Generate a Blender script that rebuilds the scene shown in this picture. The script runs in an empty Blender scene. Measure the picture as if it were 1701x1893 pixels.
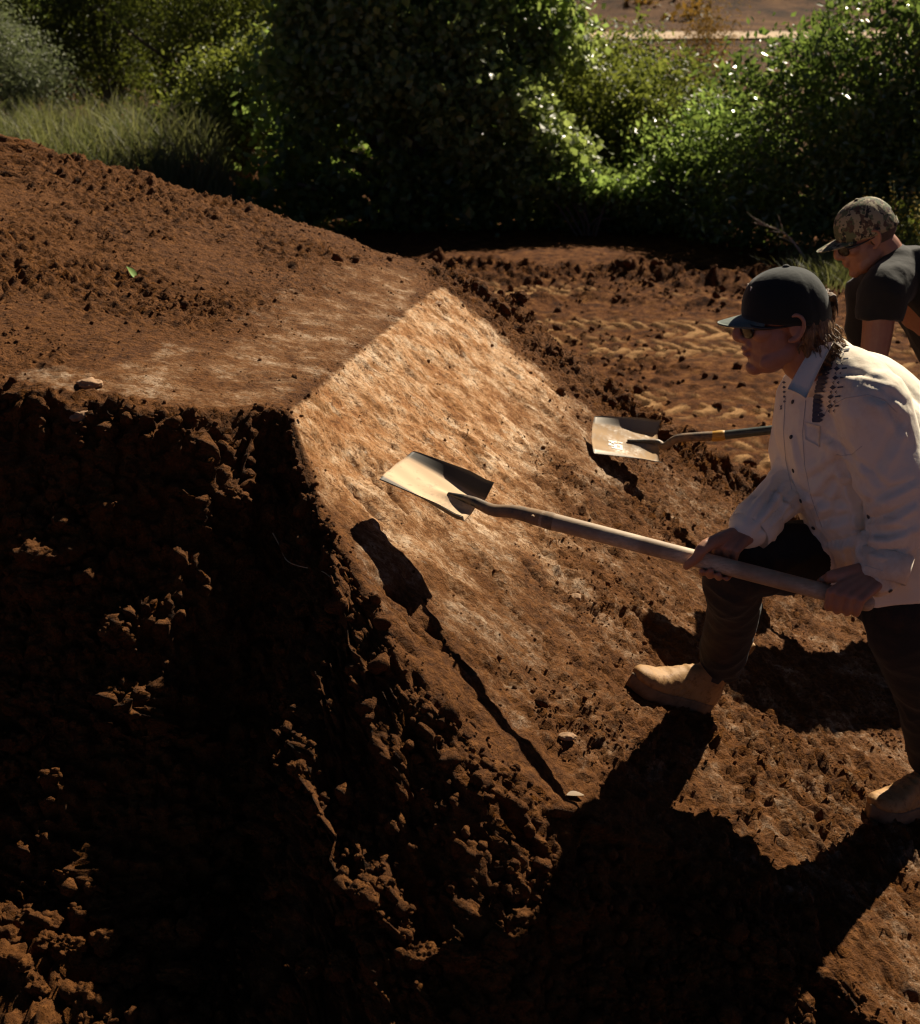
import bpy, math, random
import numpy as np
from mathutils import Vector, Matrix
from mathutils.bvhtree import BVHTree

# ------------------------------------------------------------------ camera, sky, sun, exposure
scene = bpy.context.scene
COL = scene.collection
PITCH = math.radians(19.0)
CAMZ = 2.1
FPX = 2480.0                      # focal length in pixels of the 1701 px wide photograph
cam_data = bpy.data.cameras.new("camera")
cam = bpy.data.objects.new("camera", cam_data)
COL.objects.link(cam)
cam.location = (0, 0, CAMZ)
cam.rotation_euler = (math.pi / 2 - PITCH, 0, 0)
cam_data.sensor_fit = 'HORIZONTAL'
cam_data.sensor_width = 24.0
cam_data.lens = 24.0 * FPX / 1701.0
cam_data.clip_start = 0.05
cam_data.clip_end = 2000
cam_data.dof.use_dof = True
cam_data.dof.focus_distance = 3.45
cam_data.dof.aperture_fstop = 4.5
scene.camera = cam

SUNV = Vector((0.455, 0.583, 0.674)).normalized()      # towards the sun
sun_el = math.asin(SUNV.z)
sun_az = math.atan2(SUNV.x, SUNV.y)                    # clockwise from +Y
world = bpy.data.worlds.new("World")
scene.world = world
world.use_nodes = True
wn = world.node_tree
bg = wn.nodes["Background"]
sky = wn.nodes.new("ShaderNodeTexSky")
sky.sky_type = 'NISHITA'
sky.sun_disc = False
sky.sun_elevation = sun_el
sky.sun_rotation = sun_az
wn.links.new(sky.outputs["Color"], bg.inputs["Color"])
sky.air_density = 0.16
sky.dust_density = 0.0
sky.altitude = 1500
bg.inputs["Strength"].default_value = 0.05
sl = bpy.data.lights.new("sun", 'SUN')
sl.energy = 5.0
sl.angle = math.radians(0.5)
sl.color = (1.0, 0.875, 0.69)
sun = bpy.data.objects.new("sun", sl)
COL.objects.link(sun)
sun.rotation_euler = (-SUNV).to_track_quat('-Z', 'Y').to_euler()
sun.location = (6, 8, 12)
scene.view_settings.view_transform = 'Standard'
scene.view_settings.look = 'None'
scene.view_settings.gamma = 1.0
scene.view_settings.use_curve_mapping = False
scene.view_settings.exposure = 0.92
scene.render.engine = 'CYCLES'
scene.cycles.use_denoising = True
scene.cycles.filter_width = 1.25
scene.cycles.max_bounces = 6
scene.cycles.transparent_max_bounces = 8

rng = np.random.default_rng(11)
random.seed(11)

# ------------------------------------------------------------------ helpers
CAM = np.array((0.0, 0.0, CAMZ))
_FW = np.array((0, math.cos(PITCH), -math.sin(PITCH)))
_UP = np.array((0, math.sin(PITCH), math.cos(PITCH)))
def ray(u, v):
    d = np.array((1.0, 0, 0)) * (u - 850.5) / FPX + _UP * (946.5 - v) / FPX + _FW
    return d
def at(u, v, y):
    """World point seen at photo pixel (u, v) that stands y metres ahead of the camera."""
    d = ray(u, v)
    return CAM + d * (y / d[1])
def V(p): return Vector((float(p[0]), float(p[1]), float(p[2])))

def _hash(ix, iy, iz, seed):
    h = (ix.astype(np.int64) * 374761393 + iy.astype(np.int64) * 668265263 + iz.astype(np.int64) * 2147483647 + seed * 974634777)
    h = (h ^ (h >> 13)) & 0xFFFFFFFF
    h = (h * 1274126177) & 0xFFFFFFFF
    h = h ^ (h >> 16)
    h = (h * 2246822519) & 0xFFFFFFFF
    h = h ^ (h >> 15)
    return (h & 0xFFFFFF) / float(0xFFFFFF)
def noise2(x, y, seed=0):
    x = np.asarray(x, float); y = np.asarray(y, float)
    ix = np.floor(x); iy = np.floor(y); fx = x - ix; fy = y - iy
    ux = fx * fx * fx * (fx * (fx * 6 - 15) + 10); uy = fy * fy * fy * (fy * (fy * 6 - 15) + 10)
    z = np.zeros_like(ix)
    a = _hash(ix, iy, z, seed); b = _hash(ix + 1, iy, z, seed); c = _hash(ix, iy + 1, z, seed); d = _hash(ix + 1, iy + 1, z, seed)
    return (a + (b - a) * ux) * (1 - uy) + (c + (d - c) * ux) * uy - 0.5
def fbm2(x, y, octv=4, seed=0, gain=0.5):
    s = 0; a = 1.0; f = 1.0
    for i in range(octv):
        s = s + a * noise2(x * f + i * 17.3, y * f - i * 9.1, seed + i); a *= gain; f *= 2.03
    return s
def noise3(x, y, z, seed=0):
    ix = np.floor(x); iy = np.floor(y); iz = np.floor(z)
    fx = x - ix; fy = y - iy; fz = z - iz
    ux = fx * fx * (3 - 2 * fx); uy = fy * fy * (3 - 2 * fy); uz = fz * fz * (3 - 2 * fz)
    def H(a, b, c): return _hash(ix + a, iy + b, iz + c, seed)
    x00 = H(0, 0, 0) * (1 - ux) + H(1, 0, 0) * ux; x10 = H(0, 1, 0) * (1 - ux) + H(1, 1, 0) * ux
    x01 = H(0, 0, 1) * (1 - ux) + H(1, 0, 1) * ux; x11 = H(0, 1, 1) * (1 - ux) + H(1, 1, 1) * ux
    return (x00 * (1 - uy) + x10 * uy) * (1 - uz) + (x01 * (1 - uy) + x11 * uy) * uz - 0.5
def worley2(x, y, seed=0):
    """distance to the nearest feature point and that point's random number"""
    ix = np.floor(x); iy = np.floor(y)
    best = np.full(x.shape, 9.0); bid = np.zeros(x.shape)
    z = np.zeros_like(ix)
    for dx in (-1, 0, 1):
        for dy in (-1, 0, 1):
            cx = ix + dx; cy = iy + dy
            px = cx + _hash(cx, cy, z, seed); py = cy + _hash(cx, cy, z, seed + 7)
            d = np.hypot(px - x, py - y)
            m = d < best
            best = np.where(m, d, best); bid = np.where(m, _hash(cx, cy, z, seed + 13), bid)
    return best, bid
def sstep(a, b, x):
    t = np.clip((x - a) / (b - a), 0, 1); return t * t * (3 - 2 * t)
def smin(a, b, k):
    h = np.clip(0.5 + 0.5 * (b - a) / k, 0, 1)
    return b * (1 - h) + a * h - k * h * (1 - h)

def mesh_np(name, verts, faces, mat=None, smooth=True):
    """faces: an (n, k) int array of equal-sided faces, or a list of such arrays"""
    me = bpy.data.meshes.new(name)
    verts = np.asarray(verts, np.float32)
    fl = faces if isinstance(faces, list) else [faces]
    fl = [np.asarray(f, np.int32) for f in fl if len(f)]
    nl = sum(f.size for f in fl); nf = sum(len(f) for f in fl)
    me.vertices.add(len(verts)); me.vertices.foreach_set("co", verts.ravel())
    me.loops.add(nl); me.loops.foreach_set("vertex_index", np.concatenate([f.ravel() for f in fl]))
    me.polygons.add(nf)
    tot = np.concatenate([np.full(len(f), f.shape[1], np.int32) for f in fl])
    st = np.concatenate([[0], np.cumsum(tot)[:-1]]).astype(np.int32)
    me.polygons.foreach_set("loop_start", st)
    me.polygons.foreach_set("loop_total", tot)
    me.polygons.foreach_set("use_smooth", np.full(nf, smooth, bool))
    me.update(calc_edges=True)
    me.validate()
    if mat is not None: me.materials.append(mat)
    return me
def link(name, me, parent=None, loc=None):
    o = bpy.data.objects.new(name, me)
    COL.objects.link(o)
    if parent is not None: o.parent = parent
    if loc is not None: o.location = loc
    return o
def tag(o, label=None, cat=None, group=None, kind=None):
    if label: o['label'] = label
    if cat: o['category'] = cat
    if group: o['group'] = group
    if kind: o['kind'] = kind
    return o
def empty(name, loc=(0, 0, 0)):
    o = bpy.data.objects.new(name, None)
    COL.objects.link(o); o.location = loc; o.empty_display_size = 0.1
    return o
def part(name, me, parent):
    """a part given in world coordinates, parented to a thing (an Empty or mesh) that only has a location"""
    o = link(name, me, parent)
    w = Vector((0, 0, 0)); p = parent
    while p is not None:
        w += p.location; p = p.parent
    co = np.empty(len(me.vertices) * 3, np.float32); me.vertices.foreach_get("co", co)
    co = co.reshape(-1, 3) - np.array(w[:], np.float32)
    me.vertices.foreach_set("co", co.ravel()); me.update()
    return o

def setattr_float(me, name, arr):
    a = me.attributes.new(name, 'FLOAT', 'POINT'); a.data.foreach_set("value", np.asarray(arr, np.float32))

class MB:
    """collects closed solids in world coordinates"""
    def __init__(s): s.v = []; s.q = []; s.t = []; s.n = 0
    def add(s, v, q=None, t=None):
        v = np.asarray(v, float)
        s.v.append(v)
        if q is not None and len(q): s.q.append(np.asarray(q, np.int64) + s.n)
        if t is not None and len(t): s.t.append(np.asarray(t, np.int64) + s.n)
        s.n += len(v)
    def loft(s, rings):
        """rings: list of (m,3) arrays; capped with fans"""
        m = len(rings[0]); k = len(rings)
        v = np.concatenate(rings + [rings[0].mean(0)[None], rings[-1].mean(0)[None]])
        i = np.arange(m); j = (i + 1) % m
        q = np.concatenate([np.stack([r * m + i, r * m + j, (r + 1) * m + j, (r + 1) * m + i], 1) for r in range(k - 1)])
        a = k * m; b = k * m + 1
        t = np.concatenate([np.stack([np.full(m, a), j, i], 1), np.stack([np.full(m, b), (k - 1) * m + i, (k - 1) * m + j], 1)])
        s.add(v, q, t)
    def tube(s, pts, rad, n=16, side=None, flat=None, sub=4, cap=True, power=1.0):
        """tapered tube with rounded ends through pts; flat = factor of the second radius; side = axis of the first radius"""
        pts = np.asarray(pts, float); rad = np.asarray(rad, float)
        fl = np.ones(len(pts)) if flat is None else (np.full(len(pts), flat) if np.isscalar(flat) else np.asarray(flat, float))
        if len(pts) > 2 and sub > 1:
            P, R, FL = [], [], []
            ext = lambda A: np.concatenate([[2 * A[0] - A[1]], A, [2 * A[-1] - A[-2]]])
            E, ER, EF = ext(pts), ext(rad), ext(fl)
            for i in range(len(pts) - 1):
                for h in range(sub):
                    t = h / sub
                    c = [-0.5 * t + t * t - 0.5 * t ** 3, 1 - 2.5 * t * t + 1.5 * t ** 3, 0.5 * t + 2 * t * t - 1.5 * t ** 3, -0.5 * t * t + 0.5 * t ** 3]
                    P.append(sum(c[q] * E[i + q] for q in range(4))); R.append(sum(c[q] * ER[i + q] for q in range(4))); FL.append(sum(c[q] * EF[i + q] for q in range(4)))
            P.append(pts[-1]); R.append(rad[-1]); FL.append(fl[-1])
            pts, rad, fl = np.array(P), np.maximum(np.array(R), 1e-4), np.array(FL)
        tan = np.gradient(pts, axis=0); tan /= np.linalg.norm(tan, axis=1)[:, None] + 1e-12
        if side is None:
            a = np.cross(tan[0], (0.31, 0.2, 0.93)); 
            if np.linalg.norm(a) < 0.1: a = np.cross(tan[0], (1, 0, 0))
        else: a = np.asarray(side, float)
        th = np.arange(n) * 2 * math.pi / n
        rings = []
        K = len(pts)
        seq = []
        if cap:
            for f in (0.25, 0.6, 0.88): seq.append((0, -math.sqrt(max(0, 1 - f * f)), f))
        for i in range(K): seq.append((i, 0, 1))
        if cap:
            for f in (0.88, 0.6, 0.25): seq.append((K - 1, math.sqrt(max(0, 1 - f * f)), f))
        for (i, off, f) in seq:
            tg = tan[i]; a = a - tg * np.dot(a, tg); a /= np.linalg.norm(a) + 1e-12
            b = np.cross(tg, a)
            r = rad[i]; r2 = r * fl[i]
            c = pts[i] + tg * off * min(r, r2)
            rings.append(c + f * (np.cos(th)[:, None] * a * r + np.sin(th)[:, None] * b * r2))
        s.loft(rings)
    def ell(s, c, r, M=None, n=16, m=10):
        th = np.arange(n) * 2 * math.pi / n
        rings = []
        for k in range(1, m):
            ph = math.pi * k / m
            rings.append(np.stack([math.sin(ph) * np.cos(th) * r[0], math.sin(ph) * np.sin(th) * r[1], np.full(n, -math.cos(ph) * r[2])], 1))
        if M is not None: rings = [x @ np.asarray(M).T for x in rings]
        s.loft([x + np.asarray(c) for x in rings])
    def box(s, c, h, M=None):
        v = np.array([[x, y, z] for x in (-1, 1) for y in (-1, 1) for z in (-1, 1)], float) * np.asarray(h)
        if M is not None: v = v @ np.asarray(M).T
        s.add(v + np.asarray(c), [[0, 1, 3, 2], [4, 6, 7, 5], [0, 4, 5, 1], [2, 3, 7, 6], [0, 2, 6, 4], [1, 5, 7, 3]])
    def mesh(s, name, mat=None, smooth=True):
        fl = []
        if s.q: fl.append(np.concatenate(s.q))
        if s.t: fl.append(np.concatenate(s.t))
        return mesh_np(name, np.concatenate(s.v), fl, mat, smooth)
def remesh(mb, name, mat, voxel=0.006, smooth=4, fac=0.5):
    me = mb.mesh("work")
    o = link("work", me)
    r = o.modifiers.new("r", 'REMESH'); r.mode = 'VOXEL'; r.voxel_size = voxel
    if smooth:
        sm = o.modifiers.new("s", 'SMOOTH'); sm.factor = fac; sm.iterations = smooth
    dg = bpy.context.evaluated_depsgraph_get()
    out = bpy.data.meshes.new_from_object(o.evaluated_get(dg))
    bpy.data.objects.remove(o); bpy.data.meshes.remove(me)
    out.name = name
    out.materials.clear(); out.materials.append(mat)
    out.polygons.foreach_set("use_smooth", np.ones(len(out.polygons), bool))
    return out
def get_co(me):
    co = np.empty(len(me.vertices) * 3, np.float32); me.vertices.foreach_get("co", co); return co.reshape(-1, 3).astype(float)
def get_no(me):
    co = np.empty(len(me.vertices) * 3, np.float32); me.vertices.foreach_get("normal", co); return co.reshape(-1, 3).astype(float)
def set_co(me, co):
    me.vertices.foreach_set("co", np.asarray(co, np.float32).ravel()); me.update()
def bvh_of(me):
    return BVHTree.FromPolygons([tuple(v.co) for v in me.vertices], [tuple(p.vertices) for p in me.polygons])
def hit(bvh, u, v):
    h = bvh.ray_cast(V(CAM), V(ray(u, v)).normalized())
    return (np.array(h[0]), np.array(h[1])) if h[0] is not None else (None, None)

# ------------------------------------------------------------------ materials
def newmat(name):
    m = bpy.data.materials.new(name); m.use_nodes = True
    nt = m.node_tree; b = nt.nodes["Principled BSDF"]
    return m, nt, b
def N(nt, t, **kw):
    n = nt.nodes.new(t)
    for k, v in kw.items(): setattr(n, k, v)
    return n
def L(nt, a, b): nt.links.new(a, b)
def noise_node(nt, scale, detail=4, rough=0.6, coord=None, vec=None):
    n = N(nt, "ShaderNodeTexNoise"); n.inputs["Scale"].default_value = scale; n.inputs["Detail"].default_value = detail; n.inputs["Roughness"].default_value = rough
    if vec is not None: L(nt, vec, n.inputs["Vector"])
    return n
def ramp(nt, stops, inp, interp='LINEAR'):
    r = N(nt, "ShaderNodeValToRGB"); r.color_ramp.interpolation = interp
    e = r.color_ramp.elements
    while len(e) < len(stops): e.new(0.5)
    for k, (p, c) in enumerate(stops):
        e[k].position = p; e[k].color = (c[0], c[1], c[2], 1) if not np.isscalar(c) else (c, c, c, 1)
    L(nt, inp, r.inputs["Fac"]); return r
def mixc(nt, fac, a, b, mode='MIX'):
    m = N(nt, "ShaderNodeMix", data_type='RGBA', blend_type=mode)
    for sock, val in ((m.inputs[0], fac), (m.inputs[6], a), (m.inputs[7], b)):
        if hasattr(val, "is_output") or isinstance(val, bpy.types.NodeSocket): L(nt, val, sock)
        elif np.isscalar(val): sock.default_value = val
        else: sock.default_value = (val[0], val[1], val[2], 1)
    return m.outputs[2]
def bump(nt, b, height, strength=0.5, dist=0.01, prev=None):
    n = N(nt, "ShaderNodeBump"); n.inputs["Strength"].default_value = strength; n.inputs["Distance"].default_value = dist
    L(nt, height, n.inputs["Height"])
    if prev is not None: L(nt, prev, n.inputs["Normal"])
    L(nt, n.outputs["Normal"], b.inputs["Normal"]); return n.outputs["Normal"]
def coords(nt, kind="Object"):
    return N(nt, "ShaderNodeTexCoord").outputs[kind]
def simple_mat(name, col, rough=0.6, metal=0.0, var=0.15, scale=20, bs=0.0, bscale=200, spec=0.5):
    m, nt, b = newmat(name)
    c = coords(nt)
    n = noise_node(nt, scale, 5, 0.6, vec=c)
    col = np.array(col)
    r = ramp(nt, [(0.3, col * (1 - var)), (0.7, np.minimum(col * (1 + var), 1))], n.outputs["Fac"])
    L(nt, r.outputs["Color"], b.inputs["Base Color"])
    b.inputs["Roughness"].default_value = rough; b.inputs["Metallic"].default_value = metal
    b.inputs["Specular IOR Level"].default_value = spec
    if bs:
        n2 = noise_node(nt, bscale, 3, 0.6, vec=c)
        bump(nt, b, n2.outputs["Fac"], bs, 0.003)
    return m
# ------------------------------------------------------------------ dirt materials
def dirt_material(name, far=False):
    """loose red-brown soil; the attribute 'packed' turns it to dry, shovel-smoothed tan clay"""
    m, nt, b = newmat(name)
    geo = N(nt, "ShaderNodeNewGeometry")
    pos = geo.outputs["Position"]
    n1 = noise_node(nt, 2.3, 4, 0.65, vec=pos)
    n2 = noise_node(nt, 34, 9, 0.78, vec=pos)
    n3 = noise_node(nt, 160, 4, 0.7, vec=pos)
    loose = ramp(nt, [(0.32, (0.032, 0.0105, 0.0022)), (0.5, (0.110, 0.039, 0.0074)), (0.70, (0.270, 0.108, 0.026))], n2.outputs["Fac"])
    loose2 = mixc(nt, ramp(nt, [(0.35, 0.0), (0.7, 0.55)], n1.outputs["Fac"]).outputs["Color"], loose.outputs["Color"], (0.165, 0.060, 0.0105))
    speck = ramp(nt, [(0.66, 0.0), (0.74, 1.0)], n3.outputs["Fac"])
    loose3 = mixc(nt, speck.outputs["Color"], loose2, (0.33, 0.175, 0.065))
    if not far:
        at_ = N(nt, "ShaderNodeAttribute", attribute_name="packed")
        # streaks drawn down the face by the shovel, over blotches of damp and dry clay
        mp = N(nt, "ShaderNodeMapping"); mp.inputs["Rotation"].default_value = (0, 0, math.radians(33)); mp.inputs["Scale"].default_value = (3.2, 8.5, 4.0)
        L(nt, pos, mp.inputs["Vector"])
        n4 = noise_node(nt, 1.6, 10, 0.80, vec=mp.outputs["Vector"])
        n5 = noise_node(nt, 6.5, 12, 0.80, vec=pos)
        n6 = noise_node(nt, 34, 6, 0.75, vec=pos)
        pk = ramp(nt, [(0.37, (0.25, 0.092, 0.026)), (0.45, (0.44, 0.205, 0.076)), (0.53, (0.62, 0.375, 0.20)), (0.62, (0.82, 0.62, 0.43))], n5.outputs["Fac"])
        pk1 = mixc(nt, ramp(nt, [(0.38, 0.95), (0.47, 0.0)], n4.outputs["Fac"]).outputs["Color"], pk.outputs["Color"], (0.27, 0.12, 0.035))
        pk2 = mixc(nt, ramp(nt, [(0.570, 0.0), (0.605, 0.85)], n6.outputs["Fac"]).outputs["Color"], pk1, (0.15, 0.060, 0.018))
        vc = N(nt, "ShaderNodeTexVoronoi", feature='DISTANCE_TO_EDGE'); vc.inputs["Scale"].default_value = 4.5
        wv_ = mixc(nt, 0.10, mp.outputs["Vector"], noise_node(nt, 12, 5, 0.7, vec=pos).outputs["Color"], 'ADD'); L(nt, wv_, vc.inputs["Vector"])
        crk = ramp(nt, [(0.0, 1.0), (0.035, 0.0)], vc.outputs["Distance"]); crm = ramp(nt, [(0.50, 0.0), (0.60, 0.8)], noise_node(nt, 3.4, 4, 0.6, vec=pos).outputs["Fac"])
        n7 = noise_node(nt, 105, 5, 0.7, vec=pos); n8 = noise_node(nt, 5.5, 7, 0.75, vec=mp.outputs["Vector"])
        pk2 = mixc(nt, ramp(nt, [(0.575, 0.0), (0.60, 0.85)], n7.outputs["Fac"]).outputs["Color"], pk2, (0.16, 0.062, 0.018))
        pk2 = mixc(nt, ramp(nt, [(0.385, 0.9), (0.415, 0.0)], n8.outputs["Fac"]).outputs["Color"], pk2, (0.13, 0.050, 0.015))
        pk2 = mixc(nt, ramp(nt, [(0.60, 0.0), (0.64, 0.7)], n8.outputs["Fac"]).outputs["Color"], pk2, (0.82, 0.64, 0.46))
        cf = mixc(nt, 1.0, crk.outputs["Color"], crm.outputs["Color"], 'MULTIPLY')
        pk2 = mixc(nt, cf, pk2, (0.10, 0.038, 0.011))
        mask = N(nt, "ShaderNodeMath", operation='ADD'); 
        w = N(nt, "ShaderNodeMath", operation='MULTIPLY_ADD'); L(nt, n5.outputs["Fac"], w.inputs[0]); w.inputs[1].default_value = 1.5; w.inputs[2].default_value = -0.77
        L(nt, at_.outputs["Fac"], mask.inputs[0]); L(nt, w.outputs[0], mask.inputs[1])
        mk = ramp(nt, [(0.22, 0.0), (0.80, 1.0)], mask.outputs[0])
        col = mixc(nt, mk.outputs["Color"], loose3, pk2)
    else:
        col = loose3
    L(nt, col, b.inputs["Base Color"])
    b.inputs["Roughness"].default_value = 0.93
    b.inputs["Specular IOR Level"].default_value = 0.18
    # grain: two sizes of soil crumbs, flattened where the shovel has smoothed the clay
    h1 = noise_node(nt, 55, 8, 0.8, vec=pos)
    va = N(nt, "ShaderNodeTexVoronoi", feature='F1'); va.inputs["Scale"].default_value = 62; 
    vb = N(nt, "ShaderNodeTexVoronoi", feature='F1'); vb.inputs["Scale"].default_value = 150
    wp = mixc(nt, 0.035, pos, noise_node(nt, 40, 3, 0.6, vec=pos).outputs["Color"], 'ADD')
    L(nt, wp, va.inputs["Vector"]); L(nt, wp, vb.inputs["Vector"])
    def mth(op, a_, b_):
        n_ = N(nt, "ShaderNodeMath", operation=op)
        for k_, v_ in enumerate((a_, b_)):
            if np.isscalar(v_): n_.inputs[k_].default_value = v_
            else: L(nt, v_, n_.inputs[k_])
        return n_.outputs[0]
    gr = mth('ADD', mth('MULTIPLY', mth('SUBTRACT', 0.6, va.outputs["Distance"]), 1.2), mth('MULTIPLY', mth('SUBTRACT', 0.6, vb.outputs["Distance"]), 0.55))
    if not far:
        keepg = mth('SUBTRACT', 1.0, mth('MULTIPLY', mk.outputs["Color"], 0.80)); gr = mth('MULTIPLY', gr, keepg)
    hh = mth('ADD', gr, mth('MULTIPLY', h1.outputs["Fac"], 1.3))
    h2 = noise_node(nt, 330, 3, 0.7, vec=pos)
    p = bump(nt, b, hh, 1.0, 0.011)
    bump(nt, b, h2.outputs["Fac"], 0.8, 0.004, p)
    return m
M_DIRT = dirt_material("dirt")
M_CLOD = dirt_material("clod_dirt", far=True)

# ------------------------------------------------------------------ the dirt jump
X0, Y0 = -0.435, 3.54                      # near corner of the lip
UX, UY = 0.180, 0.9837                     # along the lip, away from the camera
VX, VY = 0.9837, -0.180                    # down the take-off face
_FS = np.array([-1.0, 0.0, 0.25, 0.56, 0.85, 1.1, 1.4, 1.75, 2.1, 2.6, 3.4, 6.0])
_FZ = np.array([2.25, 1.21, 1.0, 0.76, 0.55, 0.385, 0.215, 0.08, 0.015, -0.02, -0.03, -0.05])
_ss = np.linspace(-1, 6, 1401)
_fz = np.interp(_ss, _FS, _FZ)
_k = np.hanning(17); _k /= _k.sum()
_pad = np.concatenate([2 * _fz[0] - _fz[8:0:-1], _fz, 2 * _fz[-1] - _fz[-2:-10:-1]])
_fz = np.convolve(_pad, _k, 'valid')
def plan(x, y):
    dx = x - X0; dy = y - Y0
    return dx * VX + dy * VY, dx * UX + dy * UY
def crown_face(x, y):
    s, t = plan(x, y)
    fz = np.interp(s, _ss, _fz)
    r = np.maximum(-s, 0)
    T = 1.2 + 0.11 * r + 0.125 * r * np.clip(t, -0.6, 4) / (1 + 0.3 * r)
    T = T + 0.03 * fbm2(x * 1.1 + 5, y * 1.1, 3, 3) * np.clip(r * 2.5, 0, 1)
    T = np.where(s > 0, 1.2 - 0.0 * s, T)
    return smin(T, fz, 0.014)
def cast(u, v):
    """where the ray through pixel (u, v) meets the crown / face surface"""
    d = ray(u, v); lo = 1.5; hi = 9.0
    ys = np.linspace(lo, hi, 1500)
    P = CAM[None] + d[None] * (ys / d[1])[:, None]
    below = P[:, 2] < crown_face(P[:, 0], P[:, 1])
    k = int(np.argmax(below))
    return P[k]
_edge_px = [(-260, 700), (0, 722), (150, 752), (300, 765), (430, 775), (520, 752), (552, 790), (568, 880), (620, 1005), (678, 1108), (752, 1228), (858, 1352), (940, 1432), (1045, 1505), (1250, 1575), (1400, 1690), (1535, 1790), (1700, 1990)]
_E = np.array([cast(u, v) for u, v in _edge_px])
_E = _E[np.argsort(_E[:, 0])]
_ex = np.concatenate([[-6, -2.6], _E[:, 0], [1.4, 3.8]])
_ey = np.concatenate([[3.9, 3.4], _E[:, 1], [1.2, 0.9]])
_xx = np.linspace(-6, 3.8, 2451); _yy = np.interp(_xx, _ex, _ey)
_gk = np.exp(-0.5 * (np.arange(-30, 31) * 0.004 / 0.035) ** 2); _gk /= _gk.sum()
_yy = np.convolve(np.pad(_yy, 30, mode='edge'), _gk, 'valid')
def y_edge(x):
    return np.interp(x, _xx, _yy)
_bx = np.array([-6, -3, -2, -0.94, -0.5, -0.13, 0.42, 1.1, 2, 3.8])
_by = np.array([7.6, 6.45, 6.0, 5.80, 5.75, 5.68, 5.68, 5.58, 5.40, 5.0])
def y_back(x): return np.interp(x, _bx, _by)
_gd = np.array([0, 0.12, 0.5, 0.8, 1.1, 1.6, 3.0])
_ga = np.array([0, 0.17, 0.66, 0.92, 0.99, 1.10, 1.35]); _gb = np.array([0, 0.10, 0.41, 0.66, 0.91, 1.25, 1.9])
def flank_drop(d, x):
    w = sstep(-0.52, -0.30, x)
    return np.interp(d, _gd, _ga) * (1 - w) + np.interp(d, _gd, _gb) * w
def mound_base(x, y):
    ye = y_edge(x) + 0.035 * fbm2(x * 7, x * 0 + 3, 3, 21) + 0.045 * fbm2(x * 21, x * 0 + 5, 3, 23) ; yb = y_back(x) + 0.16 * fbm2(x * 2.6, x * 0 + 9, 4, 22)
    yc = np.clip(y, ye, yb)
    z = crown_face(x, yc)
    drop = flank_drop(np.maximum(ye - y, 0), x)
    # the flank flattens into the ground rather than cutting below it
    z = z - drop
    back = np.maximum(y - yb, 0)
    z = z - 0.8 * (np.sqrt(back * back + 0.04) - 0.2)
    berm = np.exp(-((y - yb - 0.02) / 0.15) ** 2) * sstep(-0.35, 0.2, x) * (1 - sstep(1.9, 2.8, x))
    z = z + berm * (0.055 + 0.10 * fbm2(x * 4, y * 4, 3, 5))
    # left end of the heap, out of frame
    z = z - 0.9 * np.maximum(-3.0 - x, 0)
    g = 0.02 * fbm2(x * 1.7, y * 1.7, 3, 8)
    outside = (ye - y > 0)
    z = np.where(outside, -smin(-z, -g, 0.10), z)
    return z
def cl(a, b, n): return np.linspace(a, b, n, endpoint=False)
xs = np.concatenate([cl(-4.2, -1.75, 70), cl(-1.75, 1.55, 380), cl(1.55, 3.7, 90), [3.7]])
NX = len(xs)
flank = np.concatenate([-cl(0, 0.9, 150)[::-1] - 0.006, ])
flank = np.concatenate([-(0.9 + cl(0, 1.0, 50))[::-1] - 0.006, flank])
NU = 300
wtop = np.linspace(0, 1, NU)
backr = np.concatenate([cl(0.012, 0.4, 22), np.linspace(0.4, 2.6, 24)])
ye = y_edge(xs); yb = y_back(xs)
rows = [ye + d for d in flank] + [ye + (yb - ye) * w for w in wtop] + [yb + d for d in backr]
Yg = np.array(rows); Xg = np.repeat(xs[None], len(rows), 0)
Zg = mound_base(Xg, Yg)
# arc-length coordinate down each column, so clods keep their size on the steep flank
arc = np.concatenate([np.zeros((1, NX)), np.cumsum(np.hypot(np.diff(Yg, axis=0), np.diff(Zg, axis=0)), axis=0)])
arc = arc - arc[len(flank)][None] + 20
dzx = np.gradient(Zg, axis=1) / np.gradient(Xg, axis=1)
dzy = np.gradient(Zg, axis=0) / (np.gradient(Yg, axis=0) + 1e-9)
# gradient along x at fixed y (columns shift with the edge)
dyx = np.gradient(Yg, axis=1) / np.gradient(Xg, axis=1)
dzx = dzx - dzy * dyx
nn = np.stack([-dzx, -dzy, np.ones_like(dzx)], -1)
nn[..., 0] = np.clip(nn[..., 0], -2, 2); nn[..., 1] = np.clip(nn[..., 1], -2.2, 2.2)
nn /= np.linalg.norm(nn, axis=-1)[..., None]
S, T_ = plan(Xg, Yg)
din = Yg - ye[None]                       # distance inside the near edge
dback = yb[None] - Yg
warp = 0.05 * fbm2(Xg * 6, Yg * 6, 3, 31)
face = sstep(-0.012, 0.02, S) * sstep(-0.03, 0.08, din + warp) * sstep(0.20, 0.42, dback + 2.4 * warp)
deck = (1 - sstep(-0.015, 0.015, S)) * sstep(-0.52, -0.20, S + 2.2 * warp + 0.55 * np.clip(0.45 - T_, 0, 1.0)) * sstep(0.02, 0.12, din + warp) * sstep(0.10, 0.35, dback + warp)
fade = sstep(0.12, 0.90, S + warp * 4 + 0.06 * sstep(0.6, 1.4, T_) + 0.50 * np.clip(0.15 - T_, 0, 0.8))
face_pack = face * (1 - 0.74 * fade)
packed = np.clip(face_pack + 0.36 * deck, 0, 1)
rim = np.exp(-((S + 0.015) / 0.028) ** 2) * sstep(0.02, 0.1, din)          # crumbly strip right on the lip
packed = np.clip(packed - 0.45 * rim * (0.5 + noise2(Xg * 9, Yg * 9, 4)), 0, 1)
flankm = 1 - sstep(-0.06, 0.035, din + warp)
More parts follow.
